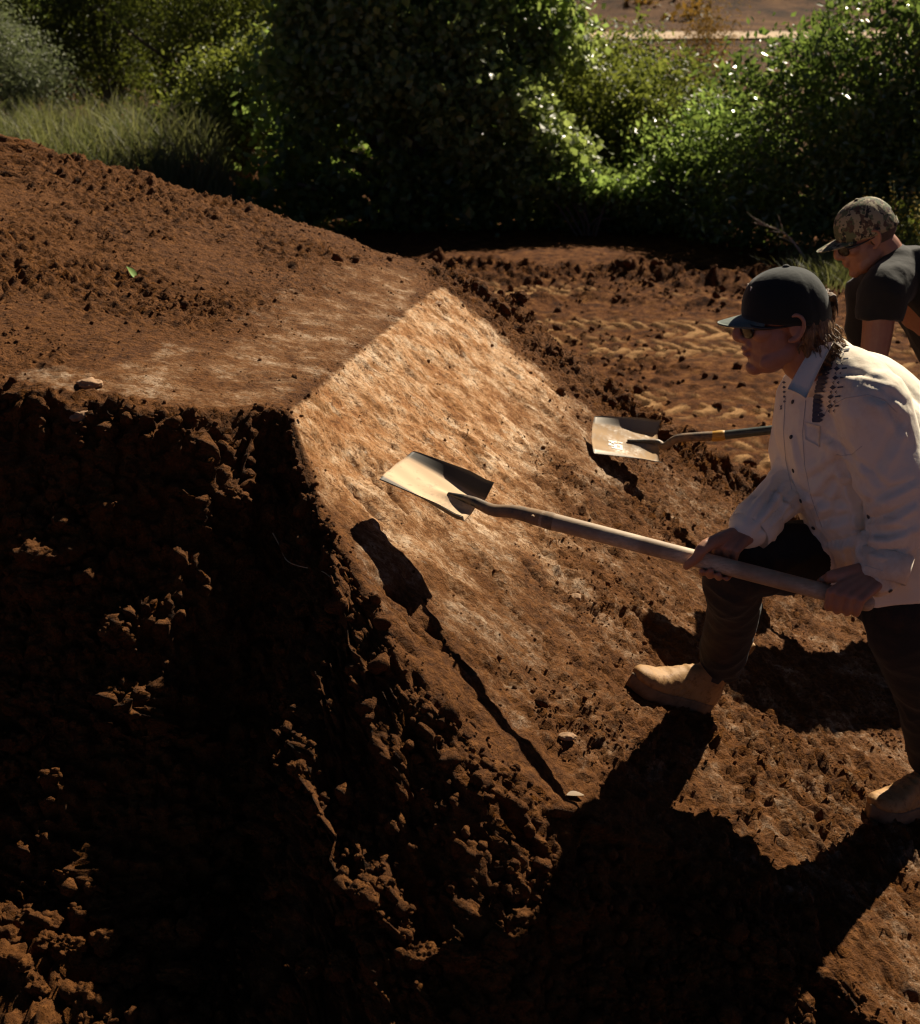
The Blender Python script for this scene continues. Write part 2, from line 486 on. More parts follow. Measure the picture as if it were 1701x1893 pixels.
bermm = np.exp(-((dback - 0.00) / 0.24) ** 2)
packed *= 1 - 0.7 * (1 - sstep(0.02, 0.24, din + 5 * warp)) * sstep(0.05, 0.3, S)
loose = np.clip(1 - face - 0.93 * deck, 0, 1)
loose_face = face * sstep(0.40, 1.10, S + warp * 4 + 0.35 * fbm2(Xg * 4, Yg * 4, 3, 35)) * sstep(0.02, 0.30, din + 2 * warp + 0.25 * sstep(0.75, 1.0, S))
amp = 0.55 * loose * np.clip(1 + 2.2 * fbm2(Xg * 2.3, Yg * 2.3, 3, 33), 0.35, 1.8) + 0.30 * flankm + 0.6 * bermm * sstep(-0.3, 0.2, Xg) + 0.72 * loose_face * np.clip(1 + 2.0 * fbm2(Xg * 3, Yg * 3, 3, 34), 0.45, 1.6) + 0.035
XA = np.concatenate([np.zeros((len(Xg), 1)), np.cumsum(np.sqrt(np.diff(Xg, axis=1) ** 2 + np.diff(Yg, axis=1) ** 2 + np.diff(Zg, axis=1) ** 2), axis=1)], axis=1)
XB = np.where(flankm > 0.5, XA, Xg + 30)
disp = np.zeros_like(Zg)
for (cell, hgt, prob, sd) in ((0.17, 0.030, 0.4, 1), (0.085, 0.022, 0.5, 2), (0.042, 0.020, 0.6, 3), (0.021, 0.014, 0.7, 4)):
    wx = XB + 0.35 * cell * noise2(XB / cell * 2.1, arc / cell * 2.1, 41 + sd) ; wy = arc + 0.35 * cell * noise2(XB / cell * 2.1 + 50, arc / cell * 2.1, 51 + sd)
    d, idn = worley2(wx / cell, wy / cell, 60 + sd)
    on = idn < prob
    rad = 0.35 + 0.35 * (idn / prob)
    bumpv = np.clip(1 - (d / rad) ** 2, 0, 1) ** 1.3 * on * (0.5 + 0.5 * (idn / prob))
    wgt = amp if cell < 0.05 else amp * np.clip(0.20 + 0.6 * flankm + 0.9 * bermm * sstep(-0.3, 0.2, Xg), 0, 1.3)
    disp += hgt * bumpv * wgt
disp += 0.020 * (amp + 0.35 * flankm) * fbm2(XB * 40, arc * 40, 4, 71, 0.6)
disp += 0.045 * flankm * fbm2(XB * 5, arc * 5, 4, 72) + 0.012 * loose * fbm2(Xg * 9, arc * 9, 3, 73)
# shovel scrapes, ledges and pits on the smoothed face
SA = S * 0.92 - T_ * 0.39; TA = S * 0.39 + T_ * 0.92
sn = fbm2(SA * 3.0, TA * 8, 4, 81); pit = fbm2(SA * 10, TA * 24, 4, 82); big = fbm2(S * 7, T_ * 7, 4, 86)
slab, sid = worley2(SA / 0.30 + 0.25 * fbm2(S * 5, T_ * 5, 3, 87), TA / 0.15 + 0.25 * fbm2(S * 5 + 9, T_ * 5, 3, 88), 89)
slab2, sid2 = worley2(SA / 0.13 + 0.3 * fbm2(S * 9, T_ * 9, 3, 187), TA / 0.06 + 0.3 * fbm2(S * 9 + 9, T_ * 9, 3, 188), 189)
disp += face * (0.012 * (sid - 0.5) + 0.006 * (sid2 - 0.5) + 0.007 * sn + 0.016 * big - 0.05 * np.clip(pit - 0.30, 0, 1) + 0.007 * fbm2(S * 38, T_ * 38, 4, 83))
disp += deck * 0.006 * fbm2(Xg * 22, Yg * 22, 4, 84)
disp += -0.018 * rim * np.clip(noise2(Xg * 14, Yg * 14, 9) + 0.1, 0, 1)
# two boot prints and tyre-knob rows pressed into the lower right face are left to the clods
Pm = np.stack([Xg, Yg, Zg], -1) + nn * disp[..., None]
nr = len(rows)
ii, jj = np.meshgrid(np.arange(nr - 1), np.arange(NX - 1), indexing='ij')
q = np.stack([ii * NX + jj, ii * NX + jj + 1, (ii + 1) * NX + jj + 1, (ii + 1) * NX + jj], -1).reshape(-1, 4)
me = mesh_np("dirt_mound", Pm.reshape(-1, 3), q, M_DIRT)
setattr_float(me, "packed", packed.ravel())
mound = link("dirt_mound", me)
tag(mound, "red brown dirt jump with a smoothed tan take-off face", kind='structure')
MOUND_P = Pm; MOUND_N = nn
def mound_z(x, y):
    return float(mound_base(np.array([x], float), np.array([y], float))[0])

# ------------------------------------------------------------------ ground sheet out to the hills
gx = np.concatenate([-np.geomspace(1.6, 900, 50)[::-1], np.linspace(-1.2, 5.4, 430), np.geomspace(5.6, 900, 50)])
gy = np.concatenate([-np.geomspace(2, 300, 16)[::-1], np.linspace(-1, 5.4, 24), np.linspace(5.6, 15, 350), np.geomspace(16.2, 900, 70)])
GX, GY = np.meshgrid(gx, gy)
def ground_base(x, y):
    z = np.where(y < 17, 0, 0.0)
    z = z + 2.2 * sstep(24, 58, y) + 0.0016 * np.maximum(y - 62, 0) ** 1.6 * (1 + 0.3 * np.sin(x * 0.02 + 1))
    z = z + 0.10 * np.clip(y - 56.5, 0, 11)
    z = z + 0.22 * np.maximum(y - 66, 0) * sstep(66, 80, y)
    z = z + 0.95 * sstep(12.5, 17.5, y) * (1 - sstep(-3.3, -2.2, x)) * (1 - sstep(24, 34, y))
    return z
GZ = ground_base(GX, GY)
fine = sstep(5.6, 6.3, GY) * (1 - sstep(14.2, 15.0, GY)) * sstep(-1.2, -0.7, GX) * (1 - sstep(4.9, 5.4, GX))
# wheel ruts of a digger crossing from left to right, with tread bars
rutc = GY - (9.3 - 0.16 * GX)
trk = np.zeros_like(GZ); tread_sheen = np.zeros_like(GZ); ins_ = np.zeros_like(GZ)
for off in (-1.9, -0.9, 0.7, 1.6, 3.2):
    dd = rutc - off - 0.25 * fbm2(GX * 0.5, GY * 0 + off, 2, 91)
    inside = np.exp(-(dd / 0.36) ** 6)
    ph = ((GX + 0.7 * np.abs(dd)) / 0.17 + 0.30 * fbm2(GX * 1.3, GY * 1.3, 3, 92)) % 1.0
    bars = np.minimum(sstep(0.0, 0.09, ph), 1 - sstep(0.46, 0.55, ph))
    wear = np.clip(fbm2(GX * 2.2 + off * 3, GY * 4, 4, 94, 0.65) * 4.0 + 0.45, 0, 1)
    ins_ = np.maximum(ins_, inside); trk += inside * (-0.026 + 0.026 * bars * wear); tread_sheen = np.maximum(tread_sheen, inside * bars * wear) + 0.03 * np.exp(-((np.abs(dd) - 0.46) / 0.06) ** 2) * (0.6 + 1.6 * noise2(GX * 4, GY * 4, 90))
d1, id1 = worley2(GX / 0.20, GY / 0.20, 95); d2, id2 = worley2(GX / 0.09, GY / 0.09, 195)
cl1 = np.clip(1 - (d1 / 0.5) ** 2, 0, 1) * (id1 < 0.30); cl2 = np.clip(1 - (d2 / 0.55) ** 2, 0, 1) * (id2 < 0.45)
ridge = np.exp(-((GY - 13.2 + 0.10 * GX - 0.7 * fbm2(GX * 0.6, GY * 0, 3, 96)) / 0.40) ** 2) + 0.55 * np.exp(-((GY - 11.7 + 0.10 * GX - 0.6 * fbm2(GX * 0.7 + 9, GY * 0, 3, 98)) / 0.22) ** 2)
GZ = GZ + fine * (trk + 0.05 * cl1 * (0.06 + 1.2 * ridge) + 0.026 * cl2 * (1 - 0.9 * ins_)  * np.clip(0.4 + 3 * fbm2(GX, GY, 3, 197), 0, 1.2) + 0.030 * fbm2(GX * 1.6, GY * 1.6, 5, 97, 0.55) + 0.030 * fbm2(GX * 1.5 + 0.2 * GY, GY * 5.5 + 0.6 * GX, 5, 397, 0.55) + 0.007 * fbm2(GX * 17, GY * 17, 3, 297) + ridge * (0.09 + 0.15 * fbm2(GX * 3, GY * 3, 6, 99, 0.62)))
GZ = GZ + (1 - fine) * 0.06 * fbm2(GX * 0.8, GY * 0.8, 3, 100) * (GY > 4)
# sink the sheet under the mound
inm = sstep(-4.0, -3.4, GX) * (1 - sstep(3.0, 3.6, GX)) * sstep(0.6, 1.6, GY) * (1 - sstep(5.5, 6.4, GY + 0.35 * GX))
GZ = GZ - 0.2 * inm
def ground_material():
    m, nt, b = newmat("ground")
    geo = N(nt, "ShaderNodeNewGeometry"); pos = geo.outputs["Position"]
    n1 = noise_node(nt, 0.8, 5, 0.65, vec=pos); n2 = noise_node(nt, 9, 9, 0.8, vec=pos)
    soil = ramp(nt, [(0.38, (0.045, 0.0135, 0.0028)), (0.51, (0.155, 0.052, 0.0105)), (0.66, (0.38, 0.165, 0.048))], n2.outputs["Fac"])
    sep = N(nt, "ShaderNodeSeparateXYZ"); L(nt, pos, sep.inputs[0])
    # dry grass and scrub soil on the far hill
    mr = N(nt, "ShaderNodeMapRange"); mr.inputs[1].default_value = 16; mr.inputs[2].default_value = 30; L(nt, sep.outputs["Y"], mr.inputs[0])
    n3 = noise_node(nt, 0.30, 8, 0.75, vec=pos)
    hill = ramp(nt, [(0.38, (0.024, 0.012, 0.005)), (0.5, (0.095, 0.043, 0.016)), (0.64, (0.20, 0.10, 0.038))], n3.outputs["Fac"])
    at_ = N(nt, 'ShaderNodeAttribute', attribute_name='packed')
    sc_ = mixc(nt, at_.outputs['Fac'], soil.outputs['Color'], (0.56, 0.31, 0.13))  # packed tread bars coloured paler, painting in the sheen of lit clay
    L(nt, mixc(nt, mr.outputs[0], sc_, hill.outputs["Color"]), b.inputs["Base Color"])
    b.inputs["Roughness"].default_value = 0.95; b.inputs["Specular IOR Level"].default_value = 0.15
    h = noise_node(nt, 14, 9, 0.8, vec=pos)
    h9 = noise_node(nt, 55, 6, 0.75, vec=pos); p9 = bump(nt, b, h.outputs["Fac"], 1.0, 0.10)
    bump(nt, b, h9.outputs["Fac"], 1.0, 0.03, p9)
    return m
nr2, nc2 = GX.shape
ii, jj = np.meshgrid(np.arange(nr2 - 1), np.arange(nc2 - 1), indexing='ij')
q = np.stack([ii * nc2 + jj, ii * nc2 + jj + 1, (ii + 1) * nc2 + jj + 1, (ii + 1) * nc2 + jj], -1).reshape(-1, 4)
ground = link("ground", mesh_np("ground", np.stack([GX, GY, GZ], -1).reshape(-1, 3), q, ground_material()))
setattr_float(ground.data, 'packed', np.clip(tread_sheen * fine * 0.95, 0, 1).ravel())  # packed tread tops, brightened to stand in for their sunlit sheen
tag(ground, "tracked red dirt ground running back to the brown hillside", kind='structure')
def ground_z(x, y):
    return float(ground_base(np.array([x], float), np.array([y], float))[0])
# pale dirt road crossing the foot of the hill
rx = np.linspace(-120, 160, 120); rows_ = []
for off in (-1.5, 0, 1.5):
    yy = 60.5 + off + 1.5 * np.sin(rx * 0.03)
    rows_.append(np.stack([rx, yy, ground_base(rx, yy) + 0.12 - 0.03 * abs(off)], 1))
vv = np.concatenate(rows_); n = len(rx)
qq = np.concatenate([np.stack([np.arange(n - 1) + r * n, np.arange(1, n) + r * n, np.arange(1, n) + (r + 1) * n, np.arange(n - 1) + (r + 1) * n], 1) for r in (0, 1)])
road = link("dirt_road", mesh_np("dirt_road", vv, qq, simple_mat("road_dust", (0.42, 0.30, 0.19), 0.95, var=0.25, scale=0.6)))
tag(road, "pale dirt road along the foot of the far hill", kind='structure')
# ------------------------------------------------------------------ loose clods lying on the dirt
import bmesh
def ico(sub):
    bm = bmesh.new(); bmesh.ops.create_icosphere(bm, subdivisions=sub, radius=1.0)
    v = np.array([x.co[:] for x in bm.verts]); f = np.array([[q.index for q in p.verts] for p in bm.faces]); bm.free()
    return v, f
ICO = {k: ico(k) for k in (1, 2, 3, 4, 5)}
def lump(sub, seed, rough=1.0, crag=1.0):
    """an irregular crumbly clod of about unit radius"""
    v, f = ICO[sub]
    o = seed * 7.31
    r = 1 + rough * 0.75 * noise3(v[:, 0] * 1.1 + o, v[:, 1] * 1.1, v[:, 2] * 1.1, seed)
    r += rough * 0.42 * noise3(v[:, 0] * 2.6 + o, v[:, 1] * 2.6, v[:, 2] * 2.6, seed + 1)
    if sub >= 2: r += crag * 0.24 * noise3(v[:, 0] * 6 + o, v[:, 1] * 6, v[:, 2] * 6, seed + 2)
    if sub >= 3: r += crag * 0.13 * noise3(v[:, 0] * 13 + o, v[:, 1] * 13, v[:, 2] * 13, seed + 3)
    if sub >= 4: r += crag * 0.08 * noise3(v[:, 0] * 27 + o, v[:, 1] * 27, v[:, 2] * 27, seed + 4)
    w = v * r[:, None]
    g = np.random.default_rng(seed)
    return w * g.uniform(0.72, 1.2, 3), f
def rotmats(n, g):
    q = g.normal(size=(n, 4)); q /= np.linalg.norm(q, axis=1)[:, None]
    w, x, y, z = q.T
    return np.stack([np.stack([1 - 2 * (y * y + z * z), 2 * (x * y - z * w), 2 * (x * z + y * w)], -1),
                     np.stack([2 * (x * y + z * w), 1 - 2 * (x * x + z * z), 2 * (y * z - x * w)], -1),
                     np.stack([2 * (x * z - y * w), 2 * (y * z + x * w), 1 - 2 * (x * x + y * y)], -1)], 1)
def scatter(points, sizes, sub, g, nvar=8):
    V_, F_ = [], []; base = 0
    kinds = g.integers(0, nvar, len(points))
    R = rotmats(len(points), g)
    for k in range(nvar):
        v, f = lump(sub, 100 + k + sub * 20)
        m = np.nonzero(kinds == k)[0]
        if not len(m): continue
        vv = np.einsum('nij,vj->nvi', R[m], v) * sizes[m][:, None, None] + points[m][:, None, :]
        ff = f[None] + (np.arange(len(m)) * len(v))[:, None, None] + base
        V_.append(vv.reshape(-1, 3)); F_.append(ff.reshape(-1, 3)); base += len(m) * len(v)
    return np.concatenate(V_), np.concatenate(F_)
# sampling weights over the mound's grid: its cell areas times how loose the soil is
dA = np.linalg.norm(np.cross(np.gradient(Pm, axis=0), np.gradient(Pm, axis=1)), axis=-1)
inview = sstep(-2.6, -2.2, Xg) * (1 - sstep(2.3, 2.7, Xg)) * (dback > -0.5)
bm_right = bermm * sstep(-0.3, 0.2, Xg)
foot = flankm * sstep(0.6, 0.85, -din) * (1 - sstep(-0.5, -0.3, Xg))
edge_c = np.exp(-((din + 0.005) / 0.035) ** 2) * (1 - sstep(1.0, 1.4, Xg))
W_small = dA * inview * (1.3 * edge_c + 0.55 * loose * (1 - flankm) + 1.0 * flankm + 1.4 * bm_right + 0.60 * loose_face + 0.8 * rim * 0.5 + 0.05)
W_big = dA * inview * (0.055 * loose * (1 - flankm) + 1.0 * flankm + 1.3 * bm_right + 0.012 * loose_face + 0.5 * foot + 0.6 * edge_c)
def pick(Wt, n, g, sink, size):
    Wt = Wt * np.exp(3.2 * fbm2(Xg * 3.1, arc * 3.1, 4, 140)); p = (Wt / Wt.sum()).ravel(); idx = g.choice(len(p), n, p=p)
    P = Pm.reshape(-1, 3)[idx] + nn.reshape(-1, 3)[idx] * (size * sink)[:, None]
    P[:, :2] += g.normal(0, 0.004, (n, 2))
    return P
g = np.random.default_rng(5)
n = 34000; sz = 0.0027 * (1 - g.random(n)) ** -0.28; sz = np.minimum(sz, 0.008)
v1, f1 = scatter(pick(W_small, n, g, 0.15, sz), sz, 1, g)
n = 1600; sz = 0.010 * (1 - g.random(n)) ** -0.42; sz = np.minimum(sz, 0.026)
v2, f2 = scatter(pick(W_big, n, g, 0.1, sz), sz, 2, g, 10)
W_bank = dA * inview * (flankm * (0.35 + 1.0 * sstep(-1.0, -0.2, Xg) + 0.8 * (1 - sstep(-1.05, -0.85, Xg))) + 0.55 * edge_c + 0.5 * bm_right)
n = 7000; sz = np.minimum(0.0055 * (1 - g.random(n)) ** -0.38, 0.024)
v3, f3 = scatter(pick(W_bank, n, g, 0.2, sz), sz, 2, g, 14)
crumbs = link("dirt_crumbs", mesh_np("dirt_crumbs", np.concatenate([v1, v2, v3]), np.concatenate([f1, f2 + len(v1), f3 + len(v1) + len(v2)]), M_CLOD))
tag(crumbs, "loose crumbs of red brown dirt strewn over the mound", kind='stuff')

# the larger clods one can point at, each a thing
mound_bvh = bvh_of(mound.data)
CLODS = [  # (u, v, radius in photo px, where)
    (95, 1680, 62, 'a'), (20, 1700, 40, 'a'), (180, 1700, 44, 'a'), (235, 1690, 26, 'a'), (200, 1735, 34, 'a'), (250, 1720, 38, 'a'),
    (118, 1768, 44, 'a'), (85, 1745, 24, 'a'), (20, 1740, 30, 'a'), (35, 1785, 24, 'a'), (5, 1775, 24, 'a'), (240, 1795, 44, 'a'), (268, 1752, 38, 'a'),
    (310, 1740, 46, 'a'), (355, 1720, 30, 'a'), (352, 1745, 26, 'a'), (350, 1800, 44, 'a'), (195, 1800, 30, 'a'), (62, 1825, 26, 'a'), (305, 1862, 30, 'a'), (150, 1850, 36, 'a'),
    (510, 1575, 30, 'b'), (520, 1650, 34, 'b'), (605, 1570, 26, 'b'), (590, 1610, 26, 'b'), (680, 1655, 30, 'b'), (545, 1430, 26, 'b'), (640, 1480, 20, 'b'),
    (575, 1775, 30, 'b'), (625, 1790, 40, 'b'), (560, 1800, 24, 'b'), (785, 1775, 50, 'b'), (855, 1765, 44, 'b'), (915, 1750, 36, 'b'), (960, 1735, 34, 'b'), (905, 1800, 40, 'b'), (960, 1690, 30, 'b'), (800, 1815, 24, 'b'), (950, 1850, 26, 'b'),
    (1060, 1635, 46, 'b'), (1045, 1690, 40, 'b'), (945, 1640, 28, 'b'), (1095, 1600, 24, 'b'),
    (70, 1015, 44, 'c'), (120, 1015, 34, 'c'), (60, 1085, 28, 'c'), (115, 1075, 22, 'c'), (30, 965, 20, 'c'), (25, 1205, 24, 'c'), (90, 1220, 22, 'c'), (25, 1300, 24, 'c'), (55, 1330, 22, 'c'), (30, 1380, 34, 'c'), (70, 1370, 26, 'c'), (95, 1420, 20, 'c'), (15, 1420, 24, 'c'),
    (430, 930, 30, 'c'), (570, 1130, 26, 'c'), (560, 1165, 26, 'c'), (600, 1160, 24, 'c'),
    (1250, 760, 44, 'd'), (1300, 805, 34, 'd'), (1160, 690, 30, 'd'), (1200, 715, 34, 'd'), (1100, 645, 26, 'd'), (1340, 830, 34, 'd'), (1280, 770, 26, 'd'), (1040, 590, 24, 'd'), (1390, 850, 30, 'd'), (960, 560, 22, 'd'), (1230, 800, 24, 'd'),
]
GROUPS = {'a': "big clods at the lower left foot of the mound", 'b': "clods on the dark bank below the take-off face",
          'c': "clods on the black near bank at the left", 'd': "clods on the ridge along the far edge of the face"}
ORD = ["first", "second", "third", "fourth", "fifth", "sixth", "seventh", "eighth", "ninth", "tenth", "eleventh", "twelfth"]
def size_word(r): return "large craggy" if r >= 42 else ("fist-sized" if r >= 30 else "small")
LABELS = {}
def rows_of(key, edges, names, tail, axis=0, frm="from left"):
    for (lo, hi), nm in zip(edges, names):
        m = sorted([k for k, c in enumerate(CLODS) if c[3] == key and lo <= c[1 - axis] < hi], key=lambda k: CLODS[k][axis])
        for i, k in enumerate(m):
            LABELS[k] = "%s clod, %s %s in the %s %s" % (size_word(CLODS[k][2]), ORD[i], frm, nm, tail); LABELS[k] = LABELS[k].strip()
rows_of('a', [(0, 1712), (1712, 1755), (1755, 1792), (1792, 2000)], ["top row", "second row", "third row", "bottom row"], "of the lower left heap")
rows_of('b', [(0, 1540), (1540, 1645), (1645, 1745), (1745, 1785), (1785, 2000)], ["highest band", "upper band", "middle band", "lower band", "lowest band"], "of the dark bank")
rows_of('c', [(0, 60), (60, 200), (200, 800)], ["sunlit strip at the left edge", "sunlit strip beside the leftmost one", "bank below the lip corner"], "", 1, "from the top")
rows_of('d', [(0, 3000)], ["row"], "along the far edge of the face")
for k, (u, v, r, w) in enumerate(CLODS):
    p, nrm = hit(mound_bvh, u, v)
    if p is None: continue
    dist = np.dot(p - CAM, _FW)
    R = r * 0.78 * dist / FPX
    vv, ff = lump(5 if r > 40 and w in 'ab' else 4, 300 + k, 1.15, 1.6)
    M = np.array(Matrix.Rotation(k * 1.7, 3, 'Z') @ Matrix.Rotation(k * 0.9, 3, 'X'))
    c = p + nrm * R * 0.42
    o = link("dirt_clod", mesh_np("dirt_clod", (vv @ M.T) * R * np.array((1, 0.9, 0.85)), ff, M_CLOD), loc=c)
    tag(o, LABELS[k], "dirt clod", GROUPS[w])

# crumbs thrown up along the wheel tracks behind the mound
g = np.random.default_rng(55); n = 7000
tx = g.uniform(-0.6, 5.2, n); ty = g.uniform(6.4, 14.2, n); w = np.exp(2.5 * fbm2(tx * 0.9, ty * 0.9, 3, 141)) * (0.4 + 2.0 * np.exp(-((ty - 13.2 + 0.1 * tx) / 0.6) ** 2))
k = g.random(n) < w / w.max() * 2.2; tx, ty = tx[k], ty[k]
iy = np.clip(np.searchsorted(gy, ty), 0, len(gy) - 1); ix = np.clip(np.searchsorted(gx, tx), 0, len(gx) - 1)
sz = np.minimum(0.010 * (1 - g.random(len(tx))) ** -0.42, 0.045)
v, f = scatter(np.stack([tx, ty, GZ[iy, ix] + sz * 0.3], 1), sz, 1, g, 10)
tag(link("track_crumbs", mesh_np("track_crumbs", v, f, M_CLOD)), "clods and crumbs thrown up along the wheel tracks", kind='stuff')
# a few odd things lying on the soil
M_STONE = simple_mat("pale_stone", (0.27, 0.155, 0.078), 0.85, var=0.3, scale=40, bs=0.5, bscale=90)
def stone(u, v, r, lab, seed):
    p, nr = hit(mound_bvh, u, v); R = r * np.dot(p - CAM, _FW) / FPX
    vv, ff = lump(4, seed, 0.8, 0.7)
    o = link("stone", mesh_np("stone", vv * R * np.array((1.1, 0.9, 0.6)), ff, M_STONE), loc=p + nr * R * 0.15); tag(o, lab, "stone")
stone(170, 712, 19, "flat pale stone lying on the smoothed strip at the left", 901)
stone(150, 768, 19, "upright buff stone bedded in the dirt just below the left edge strip", 902)
stone(808, 562, 9, "small white pebble near the top right corner of the take-off face", 903)
stone(1062, 1105, 12, "buff pebble on the face to the right of the long wooden handle", 904)
stone(1048, 1362, 12, "tan pebble on loose soil below the toe of the front boot", 905)
M_GRN = simple_mat("green_leaf", (0.16, 0.26, 0.05), 0.5, var=0.2); M_DRY = simple_mat("dry_leaf", (0.17, 0.11, 0.055), 0.7, var=0.25)
def leaf(u, v, ln, ang, mat, lab, lift=0.008):
    p, nr = hit(mound_bvh, u, v)
    if p is None: return
    a = np.cross(nr, (0.3, 0.9, 0.1)); a /= np.linalg.norm(a); b = np.cross(nr, a)
    d = a * math.cos(ang) + b * math.sin(ang); e = np.cross(nr, d); pts = []
    T_s = np.linspace(0, 1, 9); Lm = ln * np.dot(p - CAM, _FW) / FPX
    for off in (0.0, -0.0015):
        for t in T_s:
            w = 0.28 * Lm * math.sin(math.pi * t ** 0.8)
            c = p + nr * (lift + off + 0.25 * Lm * t * t * 0.4) + d * Lm * (t - 0.5)
            pts += [c - e * w + nr * w * 0.35, c, c + e * w + nr * w * 0.35]
    q = []
    for k in range(8):
        for c in (0, 1):
            i = k * 3 + c; q.append([i, i + 1, i + 4, i + 3]); q.append([i + 27, i + 30, i + 31, i + 28])
    o = link("leaf", mesh_np("leaf", pts, np.array(q), mat)); tag(o, lab, "leaf")
leaf(1062, 1478, 44, 0.9, M_DRY, "pale dry leaf standing on the crumbly edge below the face")
leaf(240, 506, 30, 0.4, M_GRN, "small green leaf lying on the brown top of the mound")
leaf(1290, 800, 22, 0.2, M_GRN, "small green leaf on the loose ridge left of the white shirt")
def root_(label, px_, r, seed):
    P = []
    for u, v in px_:
        p, nr = hit(mound_bvh, u, v)
        if p is not None: P.append(p + nr * 0.012)
    mb = MB(); mb.tube(P, np.linspace(r, r * 0.4, len(P)), 6, sub=4)
    o = link("root", mb.mesh("root", simple_mat("root_bark", (0.42, 0.30, 0.15), 0.8, var=0.3))); tag(o, label, "root")
root_("thin pale root curling across the dark bank below the lip corner", [(508, 985), (515, 1015), (535, 1037), (560, 1048), (590, 1062), (620, 1071)], 0.0022, 1)
root_("short dry straw lying on the take-off face above the near shovel", [(858, 830), (872, 842), (884, 856)], 0.0012, 2)
# ------------------------------------------------------------------ trees, bushes, grass
def leaf_mat(name, c0, c1, trans, rough=0.35, spec=0.5, tfac=0.35):
    m, nt, b = newmat(name)
    oi = N(nt, "ShaderNodeAttribute", attribute_name="tint")
    geo = N(nt, "ShaderNodeNewGeometry")
    nz = noise_node(nt, 0.9, 3, 0.6, vec=geo.outputs["Position"])
    base = ramp(nt, [(0.0, c0), (1.0, c1)], oi.outputs["Fac"])
    col = mixc(nt, ramp(nt, [(0.4, 0.0), (0.7, 0.5)], nz.outputs["Fac"]).outputs["Color"], base.outputs["Color"], np.array(c1) * 1.15)
    L(nt, col, b.inputs["Base Color"])
    b.inputs["Roughness"].default_value = rough; b.inputs["Specular IOR Level"].default_value = spec
    t = N(nt, "ShaderNodeBsdfTranslucent")
    tc = mixc(nt, 1.0, col, trans, 'MULTIPLY')
    L(nt, tc, t.inputs["Color"])
    mx = N(nt, "ShaderNodeMixShader"); mx.inputs[0].default_value = tfac
    L(nt, b.outputs[0], mx.inputs[1]); L(nt, t.outputs[0], mx.inputs[2])
    L(nt, mx.outputs[0], nt.nodes["Material Output"].inputs["Surface"])
    return m
LM_IVY = leaf_mat("ivy_leaf", (0.058, 0.098, 0.030), (0.180, 0.235, 0.078), (2.3, 2.3, 1.5), 0.32, 0.6, 0.52)
LM_CREEP = leaf_mat("creeper_leaf", (0.085, 0.120, 0.036), (0.215, 0.250, 0.098), (2.1, 2.1, 1.4), 0.36, 0.5, 0.45)
LM_GLOSS = leaf_mat("glossy_leaf", (0.048, 0.080, 0.024), (0.128, 0.172, 0.052), (2.1, 2.1, 1.3), 0.24, 0.6, 0.40)
LM_OLIVE = leaf_mat("olive_leaf", (0.048, 0.070, 0.020), (0.135, 0.162, 0.048), (2.4, 2.2, 1.2), 0.5, 0.3, 0.38)
LM_WILLOW = leaf_mat("willow_leaf", (0.036, 0.056, 0.016), (0.105, 0.125, 0.036), (2.4, 2.2, 1.1), 0.5, 0.3, 0.4)
LM_SAGE = leaf_mat("sage_leaf", (0.075, 0.088, 0.050), (0.16, 0.175, 0.095), (1.8, 1.9, 1.5), 0.55, 0.3, 0.3)
LM_RUST = leaf_mat("rust_leaf", (0.085, 0.060, 0.018), (0.18, 0.115, 0.034), (2.0, 1.7, 1.1), 0.6, 0.2, 0.38)
M_BARK = simple_mat("bark", (0.075, 0.055, 0.04), 0.9, var=0.4, scale=14, bs=0.6, bscale=40)
M_TWIG = simple_mat("dry_twig", (0.34, 0.28, 0.20), 0.85, var=0.3, scale=30)
def leaves(P, D, size, g, aspect=0.55, fold=0.25, up=0.35):
    """leaf-shaped folded faces: P centres, D preferred outward directions, size lengths"""
    n = len(P)
    nr = g.normal(size=(n, 3)) + D * 0.9 + np.array((0, 0, up)); nr /= np.linalg.norm(nr, axis=1)[:, None]
    a = g.normal(size=(n, 3)); a -= nr * (a * nr).sum(1)[:, None]; a /= np.linalg.norm(a, axis=1)[:, None]
    b = np.cross(nr, a)
    Ls = size[:, None]
    tip = P + a * Ls * 0.5; base = P - a * Ls * 0.5
    l = P + b * Ls * aspect * 0.5 + nr * Ls * fold * 0.3 - a * Ls * 0.06; r = P - b * Ls * aspect * 0.5 + nr * Ls * fold * 0.3 - a * Ls * 0.06
    v = np.stack([base, l, tip, r], 1).reshape(-1, 3)
    k = np.arange(n)[:, None] * 4
    f = np.concatenate([k + np.array([[0, 1, 2]]), k + np.array([[0, 2, 3]])])
    return v, f
